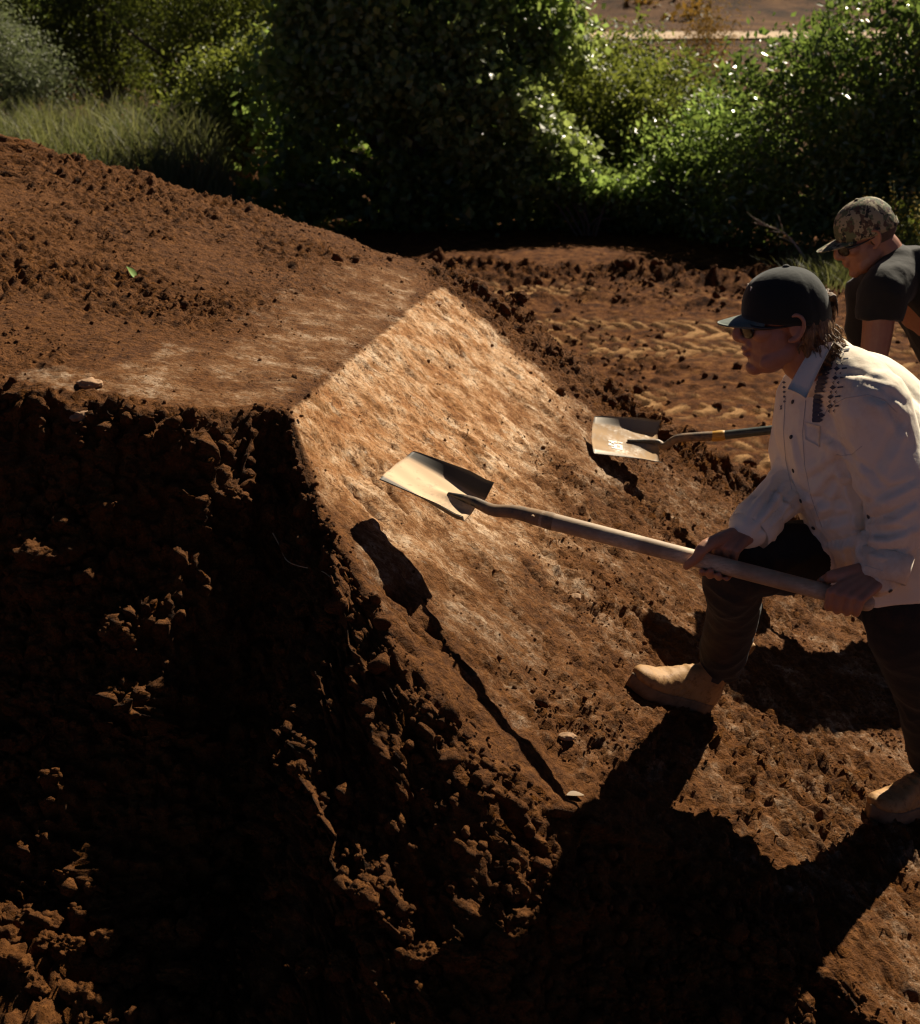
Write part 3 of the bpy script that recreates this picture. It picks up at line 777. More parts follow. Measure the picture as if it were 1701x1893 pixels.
def crown_mesh(name, lobes, nleaf, size, mat, g, aspect=0.55, clump=0.16, per=26, depth=0.45, up=0.35, hang=0.0):
    """leaf clumps spread through and over a set of ellipsoids; lobes: (centre, radii)"""
    lob = [(np.array(c, float), np.array(r, float)) for c, r in lobes]
    vol = np.array([r[0] * r[2] + r[0] * r[1] + r[1] * r[2] for c, r in lob]); vol /= vol.sum()
    nc = max(4, nleaf // per)
    which = g.choice(len(lob), nc, p=vol)
    C = np.array([lob[i][0] for i in which]); R = np.array([lob[i][1] for i in which])
    d = g.normal(size=(nc, 3)); d /= np.linalg.norm(d, axis=1)[:, None]
    bumpy = 1 + 0.75 * noise3(d[:, 0] * 2.3 + which * 3.3, d[:, 1] * 2.3, d[:, 2] * 2.3, 17)
    rad = (1 - depth * g.random(nc) ** 1.7) * bumpy
    cc = C + d * R * rad[:, None]
    keep = cc[:, 2] > -0.05
    cc = cc[keep]; d = d[keep]; nc = len(cc)
    cs = clump * g.uniform(0.5, 1.5, nc)
    k = np.repeat(np.arange(nc), per)
    off = g.normal(size=(len(k), 3)) * cs[k][:, None]
    off[:, 2] *= 0.75
    P = cc[k] + off
    if hang: P[:, 2] -= np.abs(g.normal(0, hang, len(k)))
    P = P[P[:, 2] > 0.0] if True else P
    D = d[k][: len(P)]
    sz = size * g.uniform(0.5, 1.5, len(P)) * g.uniform(0.75, 1.3, nc)[k][: len(P)]
    v, f = leaves(P, D, sz, g, aspect, up=up)
    me = mesh_np(name, v, f, mat, smooth=False)
    tint = np.repeat(np.clip(g.normal(0.45, 0.28, len(P)), 0, 1), 4)
    setattr_float(me, "tint", tint)
    return me
def branches_mesh(name, base, tips, r0, mat, g, wob=0.12):
    mb = MB()
    for tp in tips:
        tp = np.array(tp); m1 = base + (tp - base) * 0.35 + g.normal(0, wob, 3) * np.array((1, 1, 0.3)); m2 = base + (tp - base) * 0.7 + g.normal(0, wob, 3)
        mb.tube([base, m1, m2, tp], [r0, r0 * 0.7, r0 * 0.45, r0 * 0.15], 7, sub=3, cap=False)
    return mb.mesh(name, mat)
def plant(name, label, cat, x, y, lobes, nleaf, size, mat, seed, group=None, trunk=None, **kw):
    """a bush or tree: lobes in metres relative to its foot"""
    g = np.random.default_rng(seed)
    z = ground_z(x, y)
    root = empty(name, (x, y, z)); tag(root, label, cat, group)
    cm = crown_mesh("crown", lobes, nleaf, size, mat, g, **kw)
    link("crown", cm, root)
    tips = []
    for c, r in lobes:
        for _ in range(3): tips.append(np.array(c) + g.normal(0, 0.4, 3) * np.array(r))
    r0 = trunk or 0.05
    mb = MB()
    for j, tp in enumerate(tips):
        tp = tp.copy(); tp[2] = max(tp[2], 0.3)
        st = np.array((g.normal(0, r0), g.normal(0, r0), -0.1))
        m1 = st + (tp - st) * np.array((0.2, 0.2, 0.4)) + g.normal(0, 0.06, 3); m2 = st + (tp - st) * np.array((0.6, 0.6, 0.75)) + g.normal(0, 0.06, 3)
        mb.tube([st, m1, m2, tp], [r0, r0 * 0.75, r0 * 0.5, r0 * 0.15], 7, sub=3, cap=False)
    link("trunk", mb.mesh("trunk", M_BARK), root)
    return root
def px(u, y, z=0.0):
    """metres to the side at pixel column u, y metres ahead"""
    return (u - 850.5) / FPX * (y * math.cos(PITCH) + (CAMZ - z) * math.sin(PITCH))

# big dark tree in the middle, draped in creeper
plant("vine_covered_tree", "tall dark tree draped in bright creeper in the middle behind the mound", "tree", px(760, 17.2), 17.2,
      [((-0.75, 0.1, 0.9), (1.15, 1.0, 1.1)), ((-1.0, 0.0, 2.0), (0.85, 0.9, 0.9)), ((-0.3, 0.1, 2.3), (1.0, 1.0, 1.0)), ((0.3, 0.3, 3.3), (1.0, 0.9, 0.9)), ((1.15, 0.3, 3.0), (0.85, 0.8, 0.75)), ((1.45, 0.2, 2.55), (0.5, 0.6, 0.5)), ((0.55, 0.1, 2.4), (0.6, 0.7, 0.6)),
       ((0.45, 0.0, 1.5), (0.75, 0.8, 0.9)), ((0.85, -0.3, 1.15), (0.55, 0.55, 0.7)), ((1.2, -0.4, 0.65), (0.55, 0.5, 0.5)), ((-0.9, 0.3, 3.2), (0.75, 0.8, 0.8)), ((0.0, 0.2, 4.2), (1.2, 0.9, 0.7)), ((0.2, -0.3, 0.5), (1.2, 0.6, 0.5)), ((-1.5, -0.1, 0.5), (0.6, 0.6, 0.5))],
      44000, 0.100, LM_IVY, 1, trunk=0.12, clump=0.17, per=44, depth=0.30, aspect=0.78, hang=0.12)
tree = bpy.data.objects["vine_covered_tree"]
gc = np.random.default_rng(31)
cl_ = []
for (u, v, dy, r) in ((760, 70, -0.5, 0.34), (800, 60, -0.4, 0.40), (850, 110, -0.7, 0.38), (890, 135, -0.8, 0.36), (930, 170, -0.9, 0.34), (965, 205, -0.95, 0.34), (1000, 235, -1.0, 0.34), (1030, 270, -1.0, 0.32), (985, 300, -1.1, 0.30), (1060, 310, -1.0, 0.30), (950, 60, 0.0, 0.50), (1000, 40, 0.1, 0.50), (1030, 90, 0.1, 0.40), (900, 20, 0.1, 0.55), (560, 60, -0.4, 0.30), (590, 20, -0.4, 0.34), (900, 60, -0.3, 0.42), (960, 110, -0.2, 0.36), (850, 40, -0.5, 0.36), (700, 30, -0.7, 0.36), (650, 90, -0.8, 0.26), (1110, 335, -0.9, 0.22), (620, 130, -0.9, 0.22), (690, 160, -1.1, 0.22), (740, 120, -0.9, 0.26), (790, 170, -1.1, 0.24), (640, 30, -0.7, 0.30), (560, 140, -0.7, 0.22), (840, 210, -1.1, 0.24), (880, 260, -1.1, 0.22)):
    p = at(u, v, 17.2 + dy); cl_.append((p - np.array(tree.location), (r * 1.15, r, r * 0.8)))
link("creeper", crown_mesh("creeper", cl_, 20000, 0.085, LM_CREEP, gc, aspect=0.8, clump=0.09, per=16, depth=0.35, up=0.6, hang=0.08), tree)
# glossy bush filling the right
plant("glossy_bush", "large glossy green bush sparkling in the sun behind the two men", "bush", px(1585, 15.3), 15.3,
      [((-0.75, 0, 1.0), (1.0, 0.9, 1.15)), ((0.1, 0.2, 1.7), (1.05, 1.0, 1.15)), ((1.0, 0.2, 1.9), (1.1, 1.0, 1.0)), ((0.8, -0.3, 0.9), (1.2, 0.9, 1.1)), ((1.9, 0.2, 1.4), (0.9, 0.9, 1.3)), ((-0.1, -0.5, 0.6), (0.9, 0.6, 0.8)), ((-1.25, 0.2, 0.6), (0.6, 0.7, 0.75))],
      52000, 0.080, LM_GLOSS, 2, trunk=0.07, clump=0.15, per=34, depth=0.35, aspect=0.5)
plant("olive_bush", "olive green bush filling the gap right of the creeper-draped tree", "bush", px(1165, 17.6), 17.6,
      [((0, 0, 0.85), (0.95, 0.8, 0.95)), ((0.5, 0.2, 1.2), (0.8, 0.8, 0.8)), ((-0.45, 0.1, 1.35), (0.6, 0.7, 0.75)), ((0.95, -0.2, 0.7), (0.7, 0.7, 0.8))],
      26000, 0.065, LM_OLIVE, 3, clump=0.14, per=20, up=0.5)
plant("olive_bush", "loose olive bush showing behind the right shoulder of the creeper-draped tree", "bush", px(1075, 20.5), 20.5,
      [((0, 0, 1.2), (1.0, 0.8, 1.1)), ((0.5, 0.1, 1.7), (0.8, 0.7, 0.7)), ((-0.5, 0.1, 1.9), (0.7, 0.7, 0.7)), ((1.2, 0, 1.0), (0.8, 0.7, 0.8))],
      22000, 0.068, LM_OLIVE, 14, clump=0.16, per=24, up=0.5)
plant("olive_bush", "low dark green bush between the olive bush and the glossy bush", "bush", px(1290, 16.4), 16.4,
      [((0, 0, 0.65), (0.75, 0.6, 0.75)), ((-0.5, 0.1, 0.5), (0.6, 0.5, 0.55)), ((0.4, 0.2, 0.95), (0.6, 0.6, 0.7))],
      17000, 0.062, LM_IVY, 4, clump=0.13, per=20)
plant("dry_shrub", "tall thin rust-coloured shrub standing in front of the dirt road", "shrub", px(1280, 21.0), 21.0,
      [((0, 0, 1.4), (0.42, 0.4, 1.0)), ((0.1, 0, 2.3), (0.45, 0.4, 0.55)), ((-0.2, 0, 0.9), (0.6, 0.5, 0.8))],
      9000, 0.05, LM_RUST, 5, trunk=0.03, clump=0.14, per=12, depth=0.8, aspect=0.3)
# the paler, softer bushes at the left
plant("willow_bush", "pale yellow-green feathery bush left of the creeper-draped tree", "bush", px(420, 21.5), 21.5,
      [((0, 0, 1.3), (1.1, 0.9, 1.2)), ((-0.7, 0.2, 1.9), (0.9, 0.9, 0.9)), ((0.6, 0, 2.2), (0.8, 0.8, 0.9)), ((1.1, -0.4, 0.9), (0.8, 0.7, 0.9))],
      30000, 0.072, LM_WILLOW, 6, clump=0.16, per=16, aspect=0.35, up=0.5)
plant("willow_bush", "yellow-green bush with dark hollows near the top left", "bush", px(215, 23.0), 23.0,
      [((0, 0, 1.5), (1.2, 0.9, 1.3)), ((-0.9, 0.1, 1.7), (0.9, 0.9, 1.1)), ((0.4, 0.1, 2.4), (0.8, 0.8, 0.8)), ((-0.3, 0.0, 2.9), (0.7, 0.7, 0.6))],
      30000, 0.078, LM_WILLOW, 7, clump=0.17, per=16, aspect=0.35, up=0.5)
plant("dark_bush", "dark green bush in the top left corner", "bush", px(40, 25.0), 25.0,
      [((0, 0, 1.9), (1.4, 1.1, 1.6)), ((-0.9, 0, 2.9), (1.2, 1.0, 1.0)), ((0.5, 0.2, 3.0), (0.8, 0.8, 0.8))],
      26000, 0.085, LM_IVY, 8, clump=0.17, per=18)
plant("sage_bush", "grey-green bush at the left edge above the mound", "bush", px(20, 19.5), 19.5,
      [((0, 0, 1.0), (0.8, 0.7, 0.75)), ((-0.6, 0.1, 1.2), (0.8, 0.7, 0.8)), ((0.5, 0, 0.7), (0.55, 0.5, 0.5))],
      17000, 0.06, LM_SAGE, 9, clump=0.12, per=16, aspect=0.35)
plant("olive_bush", "small yellow-tipped bush just left of the creeper-draped tree", "bush", px(455, 18.6), 18.6,
      [((0, 0, 0.75), (0.75, 0.6, 0.75)), ((0.45, 0.1, 1.05), (0.6, 0.6, 0.7)), ((-0.5, 0, 0.5), (0.6, 0.5, 0.55))],
      18000, 0.062, LM_OLIVE, 10, clump=0.13, per=18, up=0.5)
plant("dark_bush", "dark green bush seen through the gap between the yellow-green bushes", "bush", px(330, 26.5), 26.5,
      [((0, 0, 1.6), (1.9, 1.0, 1.5)), ((-1.6, 0, 1.3), (1.4, 0.9, 1.3)), ((1.2, 0, 2.2), (1.2, 0.9, 1.2)), ((-0.5, 0, 2.9), (1.2, 0.9, 0.8))],
      26000, 0.09, LM_OLIVE, 15, clump=0.2, per=24)
plant("dark_bush", "tall dark bush closing the view behind the creeper-draped tree", "bush", px(620, 24.5), 24.5,
      [((0, 0, 2.0), (1.5, 1.0, 1.8)), ((0.9, 0, 3.0), (1.2, 1.0, 1.2)), ((-1.0, 0, 2.2), (1.0, 1.0, 1.4))],
      26000, 0.085, LM_IVY, 12, clump=0.17, per=18)
plant("dark_bush", "low dark bush hiding the foot of the creeper-draped tree on its right", "bush", px(1075, 16.9), 16.9,
      [((0, 0, 0.25), (0.7, 0.5, 0.35)), ((0.7, 0.1, 0.25), (0.6, 0.5, 0.35)), ((-0.7, 0.1, 0.3), (0.6, 0.5, 0.35))],
      9000, 0.065, LM_IVY, 16, trunk=0.02, clump=0.12, per=20)
plant("ground_creeper", "low fringe of bright creeper at the foot of the draped tree", "creeper", px(1085, 16.0), 16.0,
      [((0, 0, 0.62), (0.6, 0.35, 0.16)), ((0.45, 0, 0.55), (0.4, 0.3, 0.14)), ((-0.5, 0, 0.68), (0.4, 0.3, 0.16))],
      5000, 0.06, LM_IVY, 13, trunk=0.02, clump=0.07, per=14, aspect=0.75)
# ---- far scrub on the hill: nobody could count it
g = np.random.default_rng(77)
nsh = 500
sx = g.uniform(-60, 90, nsh); sy = g.uniform(64, 150, nsh); sr = g.uniform(0.5, 1.5, nsh)
cx = np.repeat(sx, 60); cy = np.repeat(sy, 60); cr = np.repeat(sr, 60)
d = g.normal(size=(len(cx), 3)); d /= np.linalg.norm(d, axis=1)[:, None]; d[:, 2] = np.abs(d[:, 2])
P = np.stack([cx, cy, ground_base(cx, cy)], 1) + d * cr[:, None] * np.array((1, 1, 0.7)) * g.uniform(0.6, 1, len(cx))[:, None]
v, f = leaves(P, d, cr * 0.35, g, 0.7)
me = mesh_np("hill_scrub", v, f, LM_RUST, False); setattr_float(me, "tint", np.repeat(g.random(len(P)) * 0.6, 4))
tag(link("hill_scrub", me), "dry brown scrub dotted over the far hillside", kind='stuff')

# ---- grass behind the mound at the left
M_GRASS = leaf_mat("grass_blade", (0.034, 0.052, 0.018), (0.165, 0.155, 0.082), (1.7, 1.8, 1.1), 0.6, 0.2, 0.35)
def blades(P, H, W, lean, g, segs=3):
    n = len(P); a = g.uniform(0, 2 * math.pi, n); dx = np.stack([np.cos(a), np.sin(a), np.zeros(n)], 1)
    b = g.uniform(0, 2 * math.pi, n); side = np.stack([np.cos(b), np.sin(b), np.zeros(n)], 1)
    V_ = []
    for k in range(segs + 1):
        t = k / segs
        c = P + np.array((0, 0, 1.0)) * (H * t * (1 - 0.25 * lean * t))[:, None] + dx * (H * lean * t * t)[:, None]
        w = (W * (1 - t) ** 0.7 * 0.5)[:, None]
        V_ += [c - side * w, c + side * w]
    v = np.stack(V_, 1); m = 2 * (segs + 1)
    k = np.arange(n)[:, None] * m
    f = np.concatenate([k + np.array([[2 * s, 2 * s + 1, 2 * s + 3, 2 * s + 2]]) for s in range(segs)])
    return v.reshape(-1, 3), f, m
g = np.random.default_rng(21)
n = 22000
yy = g.uniform(11.5, 20.5, n); uu = g.uniform(-160, 430, n) + (yy - 15) * 6
keep = noise2(uu * 0.02, yy * 0.8, 5) > -0.2
yy, uu = yy[keep], uu[keep]
P = np.stack([(uu - 850) / FPX * (yy * 0.946 + 0.68), yy, np.zeros(len(yy)) - 0.02], 1); P[:, 2] += ground_base(P[:, 0], P[:, 1])
H = 0.62 * g.uniform(0.22, 1.0, len(P)) ** 1.3 * (0.7 + 0.8 * (noise2(P[:, 0] * 1.3, P[:, 1] * 1.3, 6) + 0.5))
v, f, m = blades(P, H, g.uniform(0.010, 0.024, len(P)), g.uniform(0.1, 0.9, len(P)), g)
me = mesh_np("grass", v, f, M_GRASS, False); setattr_float(me, "tint", np.repeat(np.clip(g.normal(0.4, 0.3, len(P)) + (H - 0.5), 0, 1), m))
tag(link("grass", me), "long pale and green grass growing behind the mound at the left", kind='stuff')
# short weeds at the far edge of the tracked dirt, right
n = 5000
uu = np.concatenate([g.normal(1545, 45, n // 2), g.uniform(1620, 1800, n // 2)]); yy = np.concatenate([g.normal(13.1, 0.35, n // 2), g.uniform(12.2, 13.4, n // 2)])
P = np.stack([(uu - 850) / FPX * (yy * 0.946 + 0.68), yy, np.full(n, 0.02)], 1)
v, f, m = blades(P, g.uniform(0.08, 0.32, n), g.uniform(0.006, 0.014, n), g.uniform(0.2, 1.0, n), g)
me = mesh_np("weeds", v, f, M_GRASS, False); setattr_float(me, "tint", np.repeat(g.random(n), m))
tag(link("weeds", me), "short yellow green weeds at the far edge of the dirt beside the men", kind='stuff')
# yellow-flowering weeds at the right edge
M_PETAL = simple_mat("yellow_petal", (0.62, 0.46, 0.03), 0.6, var=0.2)
M_STEM = simple_mat("weed_stem", (0.10, 0.15, 0.035), 0.7, var=0.3)
for k, (u, y, h, lab) in enumerate([(1650, 13.4, 0.95, "tall yellow-flowering weed just right of the camouflage cap"), (1692, 13.0, 0.80, "yellow-flowering weed at the right edge of the picture"), (1600, 13.7, 0.85, "yellow-flowering weed rising directly behind the camouflage cap"), (1740, 13.2, 0.85, None)]):
    if lab is None: continue
    root = empty("flowering_weed", (px(u, y), y, 0)); tag(root, lab, "weed", "yellow-flowering weeds behind the man in the camouflage cap")
    g = np.random.default_rng(200 + k); mb = MB(); mf = MB()
    for j in range(13):
        a = g.uniform(0, 6.28); rr = g.uniform(0.05, 0.22); hh = h * g.uniform(0.6, 1.05)
        tp = np.array((math.cos(a) * rr, math.sin(a) * rr, hh))
        mb.tube([(0, 0, -0.05), tp * np.array((0.3, 0.3, 0.5)), tp], [0.006, 0.004, 0.002], 5, sub=2, cap=False)
        for q in range(7):
            c = tp * (1 - 0.07 * q) + g.normal(0, 0.014, 3)
            mf.ell(c, (0.013, 0.013, 0.008), n=6, m=4)
    gl = np.random.default_rng(300 + k); Pl = np.stack([gl.normal(0, 0.11, 700), gl.normal(0, 0.11, 700), gl.uniform(0.02, h * 0.75, 700)], 1)
    vl, fl = leaves(Pl, np.zeros((700, 3)), gl.uniform(0.03, 0.07, 700), gl, 0.35)
    ml = mesh_np("foliage", vl, fl, LM_OLIVE, False); setattr_float(ml, "tint", np.repeat(gl.random(700), 4))
    link("foliage", ml, root); link("stem", mb.mesh("stem", M_STEM), root); link("blossoms", mf.mesh("blossoms", M_PETAL), root)
# bare twigs
def twig(name, label, cat, pts, r, mat, seed, nside=5):
    g = np.random.default_rng(seed); mb = MB(); pts = np.array(pts, float)
    mb.tube(pts, np.linspace(r, r * 0.35, len(pts)), 6, sub=4)
    for j in range(nside):
        t = g.uniform(0.2, 0.9) * (len(pts) - 1); i = int(t); b = pts[i] + (pts[i + 1] - pts[i]) * (t - i)
        d = pts[-1] - pts[0]; ln = np.linalg.norm(d) * g.uniform(0.2, 0.45)
        e = d / np.linalg.norm(d) + g.normal(0, 0.6, 3); e /= np.linalg.norm(e)
        mb.tube([b, b + e * ln * 0.5 + g.normal(0, 0.02, 3) * ln, b + e * ln], [r * 0.5, r * 0.35, r * 0.15], 5, sub=3)
    o = link(name, mb.mesh(name, mat)); tag(o, label, cat); return o
twig("bare_branch", "bare grey branch leaning out of the bush left of the camouflage cap", "branch", [at(1488, 478, 13.3), at(1465, 445, 13.3), at(1440, 425, 13.2), at(1395, 412, 13.1)], 0.012, M_TWIG, 1)
twig("dead_stem", "pale bare stem standing in the grass at the left", "stem", [at(265, 250, 18), at(270, 205, 18), at(268, 178, 18)], 0.014, M_TWIG, 2)
twig("dead_stem", "pale forked stem nearest the small yellow-tipped bush", "stem", [at(300, 275, 17.5), at(310, 225, 17.5), at(318, 190, 17.5)], 0.012, M_TWIG, 3)
# ------------------------------------------------------------------ shovels
def unit(v):
    v = np.asarray(v, float); return v / (np.linalg.norm(v) + 1e-12)
def wood_mat():
    m, nt, b = newmat("worn_ash_wood")
    c = coords(nt)
    mp = N(nt, "ShaderNodeMapping"); L(nt, c, mp.inputs["Vector"])
    ax = N(nt, "ShaderNodeAttribute", attribute_name="along")
    cmb = N(nt, "ShaderNodeCombineXYZ"); L(nt, ax.outputs["Fac"], cmb.inputs[0])
    sep = N(nt, "ShaderNodeSeparateXYZ"); L(nt, c, sep.inputs[0])
    L(nt, sep.outputs["Y"], cmb.inputs[1]); L(nt, sep.outputs["Z"], cmb.inputs[2])
    mp2 = N(nt, "ShaderNodeMapping"); mp2.inputs["Scale"].default_value = (3, 60, 60); L(nt, cmb.outputs[0], mp2.inputs["Vector"])
    n1 = noise_node(nt, 3.0, 5, 0.7, vec=mp2.outputs["Vector"]); n2 = noise_node(nt, 6, 4, 0.6, vec=c)
    w = ramp(nt, [(0.3, (0.36, 0.26, 0.16)), (0.55, (0.58, 0.45, 0.30)), (0.8, (0.70, 0.57, 0.40))], n1.outputs["Fac"])
    g_ = mixc(nt, ramp(nt, [(0.40, 0.0), (0.60, 0.9)], n2.outputs["Fac"]).outputs["Color"], w.outputs["Color"], (0.27, 0.18, 0.105))
    L(nt, g_, b.inputs["Base Color"]); b.inputs["Roughness"].default_value = 0.6
    bump(nt, b, n1.outputs["Fac"], 0.25, 0.002)
    return m
def steel_mat(name, base, dust, dustc, rough, wallmetal=0.7):
    m, nt, b = newmat(name)
    c = coords(nt)
    n1 = noise_node(nt, 9, 5, 0.7, vec=c); n2 = noise_node(nt, 55, 5, 0.7, vec=c)
    f = N(nt, "ShaderNodeMath", operation='ADD'); L(nt, n1.outputs["Fac"], f.inputs[0])
    f2 = N(nt, "ShaderNodeMath", operation='MULTIPLY'); L(nt, n2.outputs["Fac"], f2.inputs[0]); f2.inputs[1].default_value = 0.4; L(nt, f2.outputs[0], f.inputs[1])
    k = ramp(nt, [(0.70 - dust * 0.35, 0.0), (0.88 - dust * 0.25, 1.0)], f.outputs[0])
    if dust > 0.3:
        at_ = N(nt, "ShaderNodeAttribute", attribute_name="dust")  # dust on the flat; undusted walls stay dark, their shade put into the colour
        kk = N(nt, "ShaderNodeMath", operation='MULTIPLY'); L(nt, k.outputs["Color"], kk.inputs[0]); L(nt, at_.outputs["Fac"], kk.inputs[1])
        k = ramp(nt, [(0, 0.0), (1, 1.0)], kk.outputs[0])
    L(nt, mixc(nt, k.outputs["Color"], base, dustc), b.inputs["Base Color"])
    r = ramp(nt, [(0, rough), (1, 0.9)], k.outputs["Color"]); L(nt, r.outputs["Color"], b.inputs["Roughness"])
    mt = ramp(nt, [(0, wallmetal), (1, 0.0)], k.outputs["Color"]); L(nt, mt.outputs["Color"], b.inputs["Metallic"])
    bump(nt, b, n2.outputs["Fac"], 0.12, 0.002)
    return m
M_WOOD = wood_mat()
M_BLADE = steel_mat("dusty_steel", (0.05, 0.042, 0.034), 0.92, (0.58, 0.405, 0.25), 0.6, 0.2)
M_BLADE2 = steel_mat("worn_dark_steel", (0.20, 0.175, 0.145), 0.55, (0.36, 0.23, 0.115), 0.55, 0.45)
M_SOCKET = steel_mat("socket_steel", (0.075, 0.07, 0.062), 0.25, (0.24, 0.15, 0.08), 0.45)
M_FIBRE = simple_mat("grey_green_handle", (0.060, 0.070, 0.058), 0.42, var=0.25, scale=30)
M_BAND = simple_mat("yellow_band", (0.50, 0.27, 0.04), 0.5, var=0.2)
M_STICKER = simple_mat("pale_sticker", (0.75, 0.69, 0.58), 0.6, var=0.25, scale=60)
def shovel(label, tipc, back, wdir, W0, W1, neck, handle_pts, hr, mats, cat="shovel", band=None, lip=0.036):
    """square-point shovel: tipc/back are the middles of the cutting edge and of the heel of the blade, wdir its width direction"""
    m_blade, m_sock, m_hand = mats
    tipc = np.asarray(tipc); back = np.asarray(back)
    Lx = unit(back - tipc); Wd = unit(wdir - 0.35 * Lx * np.dot(wdir, Lx)); Nn = unit(np.cross(Lx, Wd))
    if Nn[2] < 0: Nn = -Nn
    ln = np.linalg.norm(back - tipc)
    root = empty("shovel", back); tag(root, label, cat)
    # blade: a dished sheet with raised sides and a rolled step
    flipq = 1 if Wd[1] > 0 else -1
    nu, nv = 25, 33
    G = []
    for i in range(nu):
        t = i / (nu - 1)
        row = []
        for j in range(nv):
            q = j / (nv - 1) * 2 - 1
            w = (W0 * (1 - t) + W1 * t) / 2
            side = max(0, (abs(q) - 0.70) / 0.30)
            h = lip * (0.06 + 0.94 * min(1, t / 0.7) ** 0.8) * side ** 1.1 * (0.55 if q * flipq < 0 else 1.0) + 0.008 * q * q
            h += 0.020 * math.exp(-(q / 0.16) ** 2) * sstep(0.35, 0.95, t)      # frog ridge running out of the socket
            h += 0.010 * sstep(0.90, 1.0, t) * (1 - 0.6 * abs(q))               # turned step at the heel
            wob = 0.0012 * math.sin(9 * q + 5 * t)
            row.append(tipc + Lx * (ln * t + 0.008 * (q * q) * (1 - t)) + Wd * (w * q * (1 - 0.02 * side * t)) + Nn * (h + wob))
        G.append(row)
    G = np.array(G)
    du = np.gradient(G, axis=0); dv = np.gradient(G, axis=1); nn_ = np.cross(du, dv); nn_ /= np.linalg.norm(nn_, axis=-1)[..., None]
    if np.mean(nn_ @ Nn) < 0: nn_ = -nn_
    B = G - nn_ * 0.0026
    i, j = np.meshgrid(np.arange(nu - 1), np.arange(nv - 1), indexing='ij'); K = nu * nv
    qt = np.stack([i * nv + j, i * nv + j + 1, (i + 1) * nv + j + 1, (i + 1) * nv + j], -1).reshape(-1, 4)
    ring = [a * 1 for a in list(range(nv)) + [r * nv + nv - 1 for r in range(1, nu)] + [(nu - 1) * nv + c for c in range(nv - 2, -1, -1)] + [r * nv for r in range(nu - 2, 0, -1)]]
    ring = np.array(ring); nx = np.roll(ring, -1)
    qs = np.stack([ring, nx, nx + K, ring + K], 1)
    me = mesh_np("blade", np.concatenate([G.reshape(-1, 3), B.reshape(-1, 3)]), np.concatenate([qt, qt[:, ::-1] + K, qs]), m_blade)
    dq = np.abs(np.tile(np.linspace(-1, 1, nv), nu)); dust_shade = 1 - sstep(0.64, 0.78, dq)  # dust stops at the side walls, so their shade is painted dark
    setattr_float(me, "dust", np.concatenate([dust_shade, dust_shade * 0]))
    part("blade", me, root)
    blade_top = (G, nn_)
    mb = MB(); mb.tube(neck[0], neck[1], 16, sub=6); part("socket", mb.mesh("socket", m_sock), root)
    mb = MB(); mb.tube(handle_pts, np.linspace(hr * 1.04, hr * 0.97, len(handle_pts)), 18, sub=8)
    hm = mb.mesh("handle", m_hand)
    co = get_co(hm); ax = unit(np.array(handle_pts[-1]) - np.array(handle_pts[0])); setattr_float(hm, "along", (co - np.array(handle_pts[0])) @ ax)
    part("handle", hm, root)
    return root, G, nn_
# shovel of the man in white
E1 = at(1585, 1110, 2.78); S1 = at(1017, 963, 3.03)
ax1 = unit(S1 - E1)
tip1 = at(727, 862, 3.24); back1 = at(876, 948, 3.13)
blade_w = at(750, 838, 3.34) - at(705, 886, 3.16)
sock1 = [back1 + (tip1 - back1) * 0.30 + np.array((0, 0, 0.012)), back1 + (tip1 - back1) * 0.02 + np.array((0, 0, 0.028)), at(912, 943, 3.10), at(950, 946, 3.07), S1 + ax1 * 0.0 + (S1 - E1) * 0.02, S1 - ax1 * 0.005]
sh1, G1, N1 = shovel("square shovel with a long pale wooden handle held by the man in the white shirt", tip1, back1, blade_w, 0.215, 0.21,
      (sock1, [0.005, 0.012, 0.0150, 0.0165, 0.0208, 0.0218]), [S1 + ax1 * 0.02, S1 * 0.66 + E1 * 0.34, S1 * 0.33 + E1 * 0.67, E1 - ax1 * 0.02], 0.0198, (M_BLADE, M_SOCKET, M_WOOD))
mb = MB(); mb.tube([at(985, 954, 3.035) + np.array((0, 0, 0)), at(985, 954, 3.015) + np.array((0, -0.004, 0))], [0.0045, 0.0035], 8); part("rivet", mb.mesh("rivet", M_SOCKET), sh1)
# shovel of the man in black
E2 = at(1722, 762, 4.62); S2 = at(1325, 806, 4.84)
ax2 = unit(S2 - E2)
tip2 = at(1094, 806, 4.86); back2 = at(1216, 830, 4.90)
bw2 = at(1097, 770, 4.98) - at(1088, 829, 4.76)
sock2 = [back2 + (tip2 - back2) * 0.45 + np.array((0, 0, 0.010)), back2 + (tip2 - back2) * 0.04 + np.array((0, 0, 0.026)), at(1228, 825, 4.88), at(1252, 811, 4.87), at(1290, 807.5, 4.855), S2]
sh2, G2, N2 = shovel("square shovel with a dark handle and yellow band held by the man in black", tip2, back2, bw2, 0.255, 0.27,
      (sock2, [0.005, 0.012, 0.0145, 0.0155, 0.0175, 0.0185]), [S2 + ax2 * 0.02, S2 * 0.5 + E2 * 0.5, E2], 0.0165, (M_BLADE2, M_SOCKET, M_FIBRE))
mb = MB(); mb.tube([S2 + ax2 * 0.012, S2 - ax2 * 0.022], [0.0200, 0.0200], 18); part("band", mb.mesh("band", M_BAND), sh2)
# worn pale sticker on its blade
gi = G2[6:12, 9:16]; ni = N2[6:12, 9:16]; st = gi + ni * 0.0015
a, b_ = st.shape[:2]
i, j = np.meshgrid(np.arange(a - 1), np.arange(b_ - 1), indexing='ij')
qs = np.stack([i * b_ + j, i * b_ + j + 1, (i + 1) * b_ + j + 1, (i + 1) * b_ + j], -1).reshape(-1, 4)
gq = np.random.default_rng(3); qs = qs[gq.random(len(qs)) > 0.38]
part("sticker", mesh_np("sticker", st.reshape(-1, 3), qs, M_STICKER, False), sh2)
